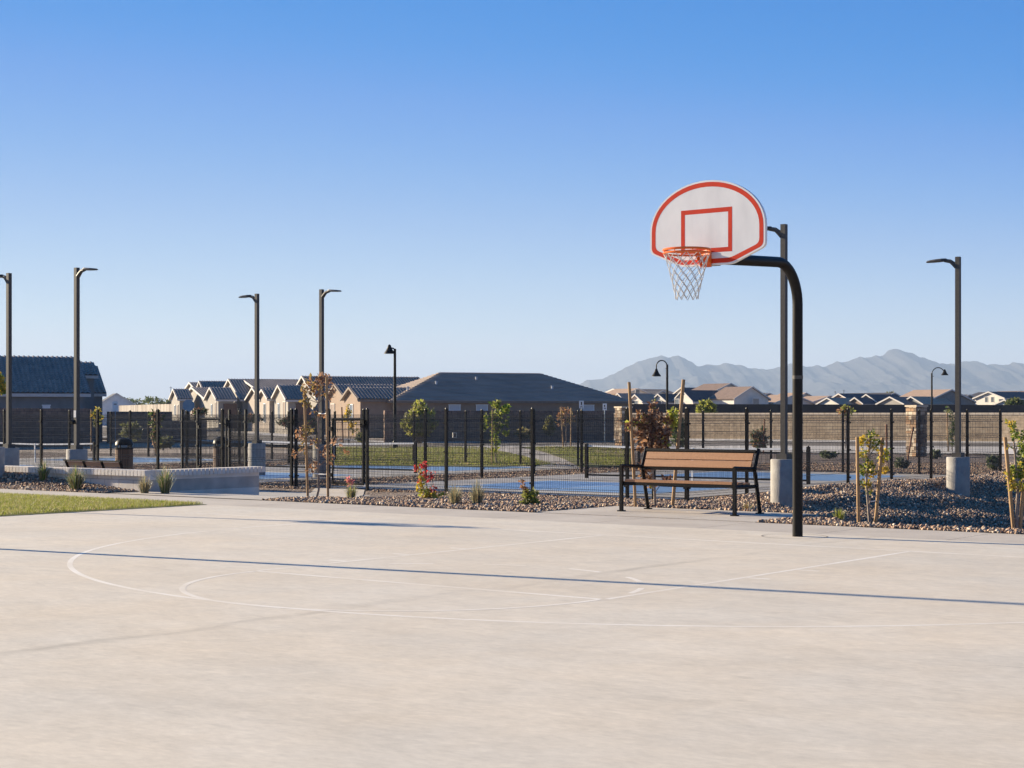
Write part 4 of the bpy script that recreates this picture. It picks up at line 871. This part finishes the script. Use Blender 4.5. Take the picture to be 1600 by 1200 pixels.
# pale board fence in the far left
a, b = at(186, 12.5), at(269, 14.6); t = thing('board_fence', 'pale wooden board fence far left, behind the brown wall', 'fence', (*a, 0), math.atan2(b[1] - a[1], b[0] - a[0])); L_ = (Vector(b) - Vector(a)).length; mb = MB()
for k in range(int(L_ / .4)): mb.box((.2 + .4 * k, .03 * (k % 2), 1.03), (.34, .03, 3.06 + .08 * random.random()), mi=random.randrange(2))
mb.build('boards', ['fence_pale', 'fence_pale_dark'], t); mb = MB()
for zz in (.2, 1.4): mb.box((L_ / 2, .04, zz), (L_, .05, .09))
mb.build('rails', 'fence_pale', t)
# ---------------------------------------------------------------- houses
def V3(p, z): return Vector((p[0], p[1], z))
def corr(mb, p, e, sv, L, tile=True, col=.30, row=.36):
    """roof slope: p eave start, e unit along the eave, sv vector up the slope, L length along the eave"""
    e = Vector((e[0], e[1], 0)); n = e.cross(sv).normalized()
    if n.z < 0: n = -n
    if not tile:
        q = [p, p + e * L, p + e * L + sv, p + sv]; mb.add(q + [x - n * .12 for x in q], [(0, 1, 2, 3), (7, 6, 5, 4), (0, 4, 5, 1), (1, 5, 6, 2), (2, 6, 7, 3), (3, 7, 4, 0)]); return
    nc = max(2, int(L / col)) ; nr = max(2, int(sv.length / row)); o = len(mb.v); per = 6; W_ = nc * per + 1
    ks = [0, .045, .070, .045, 0, -.012]
    for r in range(nr):
        for t_, up in ((r / nr, .022), ((r + 1) / nr, 0.)):
            for c in range(W_): mb.v.append(tuple(p + e * (L * c / (W_ - 1)) + sv * t_ + n * (ks[c % per] + up)))
    for r in range(nr * 2 - 1):
        for c in range(W_ - 1): a = o + r * W_ + c; mb.f.append((a, a + 1, a + W_ + 1, a + W_)); mb.m.append(0)
    q = [p, p + e * L, p + e * L + sv, p + sv]; q = [x - n * .02 for x in q]; mb.add(q + [x - n * .10 for x in q], [(7, 6, 5, 4), (0, 4, 5, 1), (1, 5, 6, 2), (2, 6, 7, 3), (3, 7, 4, 0)])
class House:
    def __init__(s, name, label, origin, rot, group='houses of the estate'):
        s.t = thing(name, label, 'house', (origin[0], origin[1], 0), 0, group); s.o = Vector((origin[0], origin[1], 0)); s.parts = []; s.new(); s.rot = rot; s.win = []
    def new(s): s.w = MB(); s.r = MB(); s.tr = MB(); s.parts.append((s.w, s.r, s.tr))
    def loc(s, p): return Vector(p) - s.o
    def block(s, N, ang, w, L, ze, zr, tile=True, oh=.3, z0=-.5, trim=True, gable_trim=True):
        """gable block: N near corner, ridge along ang, half width w, length L"""
        if s.w.v: s.new()
        e = Vector((math.cos(ang), math.sin(ang), 0)); g = Vector((-e.y, e.x, 0)); p = s.loc((N[0], N[1], 0)); Z = Vector((0, 0, 1))
        b = [p, p + e * L, p + e * L + g * 2 * w, p + g * 2 * w]
        vs = [q + Z * z0 for q in b] + [q + Z * ze for q in b] + [p + g * w + Z * zr, p + e * L + g * w + Z * zr]
        s.w.add(vs, [(0, 1, 5, 4), (2, 3, 7, 6), (0, 4, 8, 7, 3), (1, 2, 6, 9, 5)])
        k = (zr - ze) / w; ov = oh; up = Z * .06
        st = p - g * ov - e * oh + Z * (ze - k * ov) + up; sv = g * (w + ov) + Z * (k * (w + ov)); corr(s.r, st, e, sv, L + 2 * oh, tile)
        st2 = p + g * (2 * w + ov) - e * oh + Z * (ze - k * ov) + up; corr(s.r, st2, e, -g * (w + ov) + Z * (k * (w + ov)), L + 2 * oh, False)
        if trim:
            c = p + e * L / 2 - g * (ov - .02) + Z * (ze - k * ov - .09); s.tr.box(c, (L + 2 * oh, .05, .2), rz=ang)
        if gable_trim:
            for q0, q1 in ((st, st + sv), (st2, st2 - g * (w + ov) + Z * (k * (w + ov)))):
                a, c = q0 - e * .05 - Z * .16, q1 - e * .05 - Z * .16; s.tr.add([a, c, c + Z * .2, a + Z * .2, a + e * .06, c + e * .06, c + e * .06 + Z * .2, a + e * .06 + Z * .2], [(0, 1, 2, 3), (7, 6, 5, 4), (3, 2, 6, 7), (1, 0, 4, 5), (0, 3, 7, 4), (1, 5, 6, 2)])
        return p, e, g
    def opening(s, kind, c, ang, w, h, mat='glass', frame='white', proud=.04):
        s.win.append((kind, s.loc(c), ang, w, h, mat, frame, proud))
    def done(s, wall, roof, trim='trim'):
        for w_, r_, t_ in s.parts:
            w_.build('wall', wall, s.t); ro = r_.build('roof', roof[1] if isinstance(roof, tuple) and r_ is s.parts[-1][1] else (roof[0] if isinstance(roof, tuple) else roof), s.t)
            if t_.v: t_.build('fascia', trim, ro)
        for kind, c, ang, w, h, mat, frame, pr in s.win:
            f = MB(); t_ = .07
            for dx, dz, a, b in ((0, h / 2, w + 2 * t_, t_), (0, -h / 2, w + 2 * t_, t_), (-w / 2, 0, t_, h), (w / 2, 0, t_, h)):
                f.box((dx, 0, dz), (a, .08, b))
            fo = f.build(kind, frame, s.t); fo.location = c; fo.rotation_euler = (0, 0, ang)
            q = MB(); q.box((0, .01, 0), (w - t_, .04, h - t_)); q.build('pane' if kind == 'window' else 'panel', mat, fo)
HR = R(20); HE = Vector((math.cos(HR), math.sin(HR))); HG = Vector((-HE.y, HE.x))
def gfac(px): return abs(-HE.y * 1.0 - (px - 800) / F * HE.x)
def efac(px): return HE.x - (px - 800) / F * HE.y
def gblock(h, xr, ye, xa, ya, xe, s, tile=True, z0=-.5, **kw):
    """gable block from photo columns: xr near eave corner, xa apex, xe ridge end; s scale at the corner"""
    N = at(xr, s); w = (xr - xa) / (gfac(xr) * s); L = max((xe - xa) / (efac(xa) * s), .8); ze = H + (YH - ye) / s; sa = F / (N[1] + w * HG.y); zr = H + (YH - ya) / sa
    return h.block(N, HR, w, L, ze, zr, tile, z0=z0, **kw) + (N, w, L, ze, zr)
def on_gable(h, blk, k, z):                                   # point on the gable face, k metres back from the near corner
    N = blk[3]; p = Vector(N) + HG * k - HE * .03; return (p.x, p.y, z)
def on_side(h, blk, k, z):
    N = blk[3]; p = Vector(N) + HE * k - HG * .03; return (p.x, p.y, z)
GA = HR - math.pi / 2
# far gabled house
h = House('gabled_house', 'farthest gabled house of the left row, behind the round-backed road sign', at(281, 13), HR)
b1 = gblock(h, 280.5, 622.5, 274, 608.5, 291, 13); b2 = gblock(h, 321, 624, 298, 598, 318, 12.2); b3 = gblock(h, 325, 621, 314.5, 596, 368, 12.6); b4 = gblock(h, 323, 623, 302, 606, 330, 13.2, trim=True)
h.opening('window', on_gable(h, b1, 3.4, 2.0), GA, .8, 1.2); h.opening('door', on_gable(h, b1, 1.2, 1.4), GA, .8, 2.4, 'door', 'trim'); h.opening('window', on_gable(h, b2, b2[4], 3.9), GA, .5, .7, 'door', 'trim')
h.done('stucco_cream', 'tile')
h = House('gabled_house', 'gabled house with a small porch and a tall slate roof, second in the left row', at(341, 14.4), HR)
b1 = gblock(h, 341, 623, 331.5, 606, 356, 14.4); b2 = gblock(h, 378.5, 623, 360, 593, 466, 14.2)
h.opening('window', on_gable(h, b1, 4.0, 1.9), GA, .7, 1.3); h.opening('door', on_gable(h, b1, 1.3, 1.7), GA, .9, 2.2, 'door', 'trim'); h.opening('door', on_side(h, b1, 1.3, 1.3), HR, 1.4, 2.6, 'door', 'door'); h.opening('window', on_gable(h, b2, b2[4], 3.6), GA, .5, .9, 'trim', 'trim'); h.opening('garage_door', on_gable(h, b2, 3.2, 1.0), GA, 3.6, 2.2, 'trim', 'white'); h.opening('window', on_side(h, b2, 3.0, 1.9), HR, 1.2, 1.2)
h.done('stucco_cream', 'tile')
h = House('gabled_house', 'house with twin peach gables partly behind the lamp post, third in the left row', at(421, 15.2), HR)
b1 = gblock(h, 410, 624, 398, 606.5, 424, 15.0); b2 = gblock(h, 421, 622, 413, 609, 440, 15.4); b3 = gblock(h, 423, 622, 380, 593.5, 480, 14.7)
h.opening('window', on_gable(h, b2, 2.3, 1.6), GA, 1.0, 1.9); h.opening('door', on_gable(h, b1, 2.4, 1.2), GA, 1.1, 2.4, 'door', 'trim'); h.opening('window', on_gable(h, b3, b3[4], 3.4), GA, .6, .9, 'trim', 'trim'); h.opening('window', on_gable(h, b1, b1[4], 3.3), GA, .5, .6, 'door', 'trim')
h.done('stucco_pink', 'tile')
h = House('gabled_house', 'house with a narrow arched-door gable and porch, left of the tied sapling', at(450, 16), HR)
b1 = gblock(h, 450, 623, 438.5, 602.5, 466, 16); b2 = gblock(h, 497, 621, 475, 588.5, 660, 15.3)
h.opening('window', on_gable(h, b1, 4.2, 1.8), GA, .8, 1.5); h.opening('door', on_gable(h, b1, 1.6, 1.4), GA, 1.0, 2.6, 'door', 'trim'); h.opening('door', on_side(h, b1, 1.5, 1.2), HR, 1.4, 2.6, 'door', 'door'); h.opening('garage_door', on_gable(h, b2, 3.2, 1.0), GA, 3.4, 2.3, 'white', 'trim')
h.done('stucco_cream', 'tile')
# the big dark-roofed house
SD = 18.4; h = House('ranch_house', 'long single-storey house with a dark hipped roof and peach gables, facing the lawns', at(563, SD), HR)
b1 = gblock(h, 563, 622.5, 550, 606, 660, SD); b2 = gblock(h, 539.5, 618, 527, 601.5, 660, 17.6)
NM = Vector(at(614, SD - .05)); Lm = 21.9; d_ = 6.2; zE = H + 24.2 / 18; zR = H + 63.5 / 16.6
def hip(h, N, ang, L, d, ze, zr, flat=True, wallz=-.5, oh=.4, row=.33):
    h.new()
    e = Vector((math.cos(ang), math.sin(ang), 0)); g = Vector((-e.y, e.x, 0)); p = h.loc((N[0], N[1], 0)); Z = Vector((0, 0, 1)); b = [p, p + e * L, p + e * L + g * 2 * d, p + g * 2 * d]
    h.w.add([q + Z * wallz for q in b] + [q + Z * ze for q in b], [(0, 1, 5, 4), (1, 2, 6, 5), (2, 3, 7, 6), (3, 0, 4, 7)])
    k = (zr - ze) / d; c = [p - e * oh - g * oh, p + e * (L + oh) - g * oh, p + e * (L + oh) + g * (2 * d + oh), p - e * oh + g * (2 * d + oh)]; c = [q + Z * (ze - k * oh + .05) for q in c]
    r0, r1 = p + e * d + g * d + Z * (zr + .05), p + e * (L - d) + g * d + Z * (zr + .05)
    for A, B, C_, D in ((c[0], c[1], r1, r0), (c[1], c[2], r1, r1), (c[2], c[3], r0, r1), (c[3], c[0], r0, r0)):
        sl = ((C_ + D) / 2 - (A + B) / 2); nr = max(2, int(sl.length / row)); nn = (B - A).cross(sl).normalized()
        for r in range(nr):
            a0, a1 = r / nr, (r + 1) / nr; q = [A.lerp(D, a0) + nn * .05, B.lerp(C_, a0) + nn * .05, B.lerp(C_, a1), A.lerp(D, a1)]; h.r.add(q, [(0, 1, 2, 3)]); h.r.add([q[0], q[1], q[1] - nn * .06, q[0] - nn * .06], [(3, 2, 1, 0)])
    for A, B in ((c[0], c[1]), (c[1], c[2]), (c[2], c[3]), (c[3], c[0])):
        m_ = (A + B) / 2; h.tr.box(m_ - Z * .10, ((B - A).length, .05, .17), rz=math.atan2((B - A).y, (B - A).x))
    return p, e, g
hip(h, NM, HR, Lm, d_, zE, zR)
gg = on_side
for k_, w_, zz in ((2.6, .75, 1.95), (5.5, 1.0, 1.78), (8.0, 1.0, 1.78), (18.0, 1.05, 1.78)):
    p_ = NM + HE * k_ - HG * .03; h.opening('window', (p_.x, p_.y, zz), HR, w_, 1.0 if w_ > .8 else .75, 'metal_roof')
h.opening('window', on_gable(h, b1, 2.9, 1.5), GA, 1.0, 1.6); h.opening('door', on_gable(h, b2, 4.5, 1.2), GA, 1.4, 2.4, 'door', 'trim')
h.done(['stucco_tan'], ('tile', 'flat_tile'), 'trim_brown')
for k_, m_ in ((1.9, 2.0), (4.9, 3.3), (9.0, 4.4), (15.5, 2.4)):
    q_ = NM + HE * k_ + HG * m_; zz = zE + (zR - zE) / d_ * m_; mb = MB(); mb.lathe([(.09, -.1), (.09, .28), (.13, .29), (.13, .34)], n=10); o = mb.build('roof_vent', 'metal_roof', h.t); o.location = h.loc((q_.x, q_.y, zz))
# grey house at the left edge
h = House('grey_house', 'grey stucco house with slate tile roof cut by the left edge of the photo', at(132, 25), HR)
N_ = Vector(at(132, 24.6)); ee = Vector((math.cos(R(22)), math.sin(R(22)))); L1 = 16.; N0 = N_ - ee * L1
h.block(N0, R(22), 5.4, L1, H + 37.5 / 25, H + 92.5 / 24.2, True, oh=.35)
N2 = Vector(at(147.0, 23.1)) - ee * 3.0; h.block(N2, R(22), 2.0, 3.0, H + 64 / 23.1, H + 81.5 / 22.7, True, oh=.25)
N3 = Vector(at(160, 22.5)) - ee * 4; h.block(N3, R(22), 4.2, 4., H + 36 / 22.5, H + 76 / 21.8, True, oh=.25)
p_ = N_ - ee * 2.35 - Vector((-ee.y, ee.x)) * .03; h.opening('window', (p_.x, p_.y, 1.55), R(22), .40, .9, 'white'); p_ = N_ - ee * 6.1 - Vector((-ee.y, ee.x)) * .03; h.opening('window', (p_.x, p_.y, 1.3), R(22), .5, 1.6)
h.done('stucco_grey', 'tile')
# pale metal building far left
h = House('metal_barn', 'pale grey metal-sided building with low gable far left', at(166, 9), 0, None); h.block(at(215, 9.4), R(108), 3.4, 8, H + 14 / 9.4, H + 34 / 9.4, False, oh=.2); h.done('metal_roof', 'tile_dark')
# houses beyond the dark wall, in the court's direction: ridge along the viewing side (v) or across it (u)
AV = R(35); AU = AV - math.pi / 2; FV = Vector((math.cos(AV), math.sin(AV))); FU = Vector((math.sin(AV), -math.cos(AV)))
def fhouse(label, blocks, wall, roof, wins=(), wall_z=-.5):
    x0 = blocks[0][0]; h = House('distant_house', label, at(x0, 11), 0, 'distant houses beyond the dark wall')
    for xc, s, kind, w, L, ye, yr in blocks:                   # xc column of the front gable centre
        c = Vector(at(xc, s)); ze, zr = H + (YH - ye) / s, H + (YH - yr) / s
        if kind == 'v':   e = FV; g = Vector((-e.y, e.x)); N = c - g * w; h.block(N, AV, w, L, ze, zr, False, oh=.25)          # gable faces -v (sunlit)
        else: e = -FU; g = Vector((-e.y, e.x)); N = c - g * w; h.block(N, math.atan2(e.y, e.x), w, L, ze, zr, False, oh=.25)   # gable faces +u (shaded)
    for px, py, w, hh, s in wins:
        c = Vector(at(px, s)); h.opening('window', (c.x, c.y, H + (YH - py) / s), AU if w > 0 else AV, abs(w), hh, 'glass', 'trim')
    h.done(wall, roof)
fhouse('distant cream house with a small high gable, just right of the dark-roofed house', [(967, 11, 'v', 1.6, 6, 627, 615), (994, 11.2, 'v', 1.6, 6, 628, 617), (996, 10.4, 'u', 2.2, 5, 615, 607.5), (960, 10.2, 'v', 4.5, 10, 620, 608)], 'stucco_white', 'tile_tan', [(966, 629, 1.0, .8, 11.05), (994, 630, .8, .7, 11.25), (996, 612, -.8, .7, 10.45)])
fhouse('distant cream house with dark roof right of the bench stake', [(1030, 11.2, 'v', 1.8, 6, 628, 616), (1034, 10.3, 'u', 3.2, 4.5, 624, 611)], 'stucco_white', 'tile_dark', [(1030, 630, 1.0, .8, 11.25)])
fhouse('distant house with bright steep cream gable, left of the big white gable', [(1068, 11.3, 'v', 2.0, 6, 626, 610), (1066, 10.5, 'v', 3.4, 9, 624, 606)], 'stucco_white', 'tile_dark', [(1058, 628, .9, .8, 11.35)])
fhouse('large distant white house with wide shaded gable and brown roof', [(1140, 11, 'u', 6.2, 5.2, 624.5, 599.5), (1174, 11.4, 'u', 3.2, 5, 622.5, 604.5)], 'stucco_white', 'tile_brown', [(1122, 628, -1.1, 1.0, 10.6), (1142, 628, -1.1, 1.0, 11.05), (1181, 628.5, -1.1, 1.0, 11.45)])
fhouse('distant low house with dark roof left of the lamp pole', [(1200, 10, 'u', 4, 6, 626, 614.5)], 'stucco_grey', 'tile_dark')
fhouse('distant grey house with pale roof between the lamp pole and the hoop post', [(1240, 10.8, 'u', 4.0, 4.5, 630, 617), (1258, 10.2, 'u', 3, 5, 627, 614)], 'stucco_white', 'tile_tan')
fhouse('distant house with tan roof and white-edged gable right of the hoop post', [(1294, 11, 'v', 2.2, 7, 632, 622), (1296, 10.4, 'u', 3.5, 4.5, 628, 619)], 'stucco_white', 'tile_tan')
fhouse('distant house with long dark roof and three small gables', [(1312, 10.8, 'v', 1.8, 6, 624, 615.5), (1337, 11, 'v', 1.4, 5, 630, 621.5), (1355, 10.9, 'v', 1.8, 6, 627, 616.5), (1396, 10.2, 'u', 4, 11, 630, 614)], 'stucco_tan', 'tile_dark')
fhouse('distant house with brown roof and cream gable left of the stone pillar', [(1392, 11.2, 'v', 2.4, 7, 631, 620.5), (1398, 10.6, 'u', 4, 7, 630, 618.5)], 'stucco_cream', 'tile_brown')
fhouse('distant house with tan roof and wide grey gable beside the street lamp', [(1485, 11, 'u', 5.0, 6.5, 627, 609), (1425, 11.2, 'v', 2.0, 6, 631, 620)], 'stucco_grey', 'tile_tan')
fhouse('distant house with dark roof right of the far right lamp pole', [(1513, 10.4, 'u', 3.4, 6, 629, 617)], 'stucco_grey', 'tile_dark')
fhouse('distant two-storey cream house with two windows near the right edge', [(1546, 10.6, 'v', 2.7, 8, 622, 612.5), (1590, 10.4, 'u', 3.2, 7, 620, 612.5), (1571, 11, 'v', 1.8, 4, 632, 625)], 'stucco_white', 'tile_dark', [(1541.5, 624.5, .55, .8, 10.65), (1551, 624.5, .55, .8, 10.65)])
fhouse('distant cream house cut by the right edge of the photo', [(1606, 9.6, 'v', 2.6, 8, 618, 612), (1625, 9.8, 'u', 4, 8, 622, 611)], 'stucco_white', 'tile_brown')
# far trees
for px, py, Y, rx_, ry_, lab in [(240, 650, 420, 22, 15, 'far rounded olive tree over the pale board fence'), (262, 648, 430, 10, 11, 'far small dark tree left of the first gabled house'), (205, 648, 430, 22, 13, 'far dark tree line over the metal building'), (1393, 640, 330, 10, 13, 'far rounded green tree over the distant roofs'), (1585, 640, 230, 12, 8, 'far low tree before the cream house at the right edge')]:
    bushy(lab, px, py, Y, rx_, ry_, 700, ['lf_olive', 'lf_dark'], .55, 'far trees', 10, 'far_tree', 'tree')
for px, s_, yt, lab in ((267, 9, 604, 'thin far pole left of the first gabled house'), (1305, 8, 611, 'thin far pole left of the long dark roof'), (1318.5, 8, 609, 'thin far pole above the long dark roof')):
    x, y = at(px, s_); mb = MB(); mb.tube([(0, 0, 0), (0, 0, H + (YH - yt) / s_ - ZF)], .05, 6); mb.box((0, 0, H + (YH - yt) / s_ - ZF - .2), (.5, .05, .05)); tag(mb.build('utility_pole', 'bronze', None, False, (x, y, ZF)), lab, 'pole')
# ---------------------------------------------------------------- street lamps with bell shades
def bell_lamp(label, px, s, ytop, yshade, dx, rz):
    x, y = at(px, s); zt = H + (YH - ytop) / s; zs = H + (YH - yshade) / s; t = thing('street_lamp', label, 'street lamp', (x, y, ZF), rz, 'bell-shaded street lamps'); a = dx / s; hh = zt - ZF; hs = zs - ZF
    mb = MB(); mb.tube([(0, 0, 0), (0, 0, hh)], [.085, .068], 12); mb.lathe([(.16, 0), (.14, .25), (.08, .4)], n=14); mb.build('pole', 'black', t, True)
    mb = MB(); q = []
    for k in range(13): w = math.pi * k / 12; q.append((a / 2 - a / 2 * math.cos(w), 0, hh - .12 + abs(a) * .55 * math.sin(w)))
    q.append((a, 0, hs + .30)); mb.tube([(0, 0, hh - .55), (0, 0, hh - .12)] + q, .034, 8); mb.tube([(0, 0, hh - .25), (a * .15, 0, hh - .25)], .02, 6); mb.build('arm', 'black', t, True)
    mb = MB(); mb.lathe([(.30, -.04), (.285, .0), (.18, .14), (.115, .28), (.07, .40), (.03, .44)], (a, 0, hs - .08), 20); mb.build('lamp_shade', 'black', t, True)
bell_lamp('street lamp with bell shade hanging left, before the dark-roofed house', 617, 30, 545, 549, -8.5, 0)
bell_lamp('street lamp with looped arm and bell shade above the bench sapling', 1042.5, 25.5, 569.5, 585, -17, 0)
bell_lamp('street lamp with bell shade hanging right, behind the tan wall', 1456, 19.5, 583, 584, 20, 0)
# ---------------------------------------------------------------- signs, cabinet, meter
def sign(label, px, s, yt, yb, wpx, marks, back=False, octo=False):
    x, y = at(px, s); t = thing('road_sign', label, 'sign', (x, y, ZF), 0); z1, z0 = H + (YH - yt) / s - ZF, H + (YH - yb) / s - ZF; w = wpx / s
    mb = MB(); mb.tube([(0, .03, 0), (0, .03, z1 - .02)], .03, 8); mb.build('post', 'sign_back' if not back else 'bronze', t); mb = MB()
    if octo:
        r = w / 2 / math.cos(R(22.5)); pr = [(r * math.cos(R(22.5 + 45 * k)), (z0 + z1) / 2 + r * math.sin(R(22.5 + 45 * k))) for k in range(8)]
        mb.v = [(a, -.004, b) for a, b in pr] + [(a, .004, b) for a, b in pr]; mb.f = [tuple(range(8)), tuple(range(15, 7, -1))] + [(k, 8 + k, 8 + (k + 1) % 8, (k + 1) % 8) for k in range(8)]; mb.m = [0] * 10
    else: mb.box((0, 0, (z0 + z1) / 2), (w, .008, z1 - z0))
    pl = mb.build('plate', 'sign_back' if back else 'white', t)
    if marks:
        mb = MB(); zc = (z0 + z1) / 2; hh = z1 - z0
        for fx, fz, fw, fh in marks: mb.box((fx * w, -.007, zc + fz * hh), (fw * w, .004, fh * hh))
        mb.build('markings', 'bronze', pl)
sign('white parking sign on a pale post in front of the dark-roofed house', 908.5, 25.8, 626, 638, 7.2, [(0, .14, .3, .42), (0, -.22, .5, .07), (0, -.34, .5, .07)])
sign('small white sign left of the stone pillar behind the bench', 945, 26.5, 630.5, 641, 6.4, [(-.05, .15, .3, .3), (.05, -.2, .55, .12)])
sign('grey back of an eight-sided road sign before the left gable row', 294.5, 24, 624.5, 642.5, 18, None, True, True)
sign('faded pale sign at the left end of the board fence', 180, 25, 627, 642, 8.5, [(0, .2, .5, .1)])
x, y = at(759, 25.5); t = thing('utility_cabinet', 'dark green utility cabinet by the road beside the tall green tree', 'cabinet', (x, y, ZF), HR); mb = MB(); mb.box((0, 0, .32), (.55, .45, .64)); mb.build('body', 'green_box', t); mb = MB(); mb.box((0, 0, .66), (.6, .5, .05)); mb.build('lid', 'green_box', t)
x, y = at(709, 25.2); t = thing('wall_vent', 'small cream framed opening in the brown block wall', 'wall box', (x, y, H - 31 / 25.2), HR)
mb = MB()
for dx, dz, a, b in ((0, .14, .26, .05), (0, -.14, .26, .05), (-.1, 0, .05, .28), (.1, 0, .05, .28)): mb.box((dx, -.16, dz), (a, .12, b))
mb.build('frame', 'stucco_white', t); mb = MB(); mb.box((0, -.12, 0), (.2, .06, .26)); mb.build('panel', 'bronze', t)

# ---------------------------------------------------------------- air
hm = bpy.data.materials.new('haze'); hm.use_nodes = True; hn = hm.node_tree; hn.nodes.clear()
ho = hn.nodes.new('ShaderNodeOutputMaterial'); hv = hn.nodes.new('ShaderNodeVolumePrincipled'); hv.inputs['Color'].default_value = (.52, .68, .93, 1); hv.inputs['Density'].default_value = HAZE; hv.inputs['Anisotropy'].default_value = .1
hn.links.new(hv.outputs[0], ho.inputs['Volume'])
mb = MB(); mb.box((0, 6150, 174), (18100, 12800, 354)); hz = mb.build('haze', hm); hz['kind'] = 'stuff'
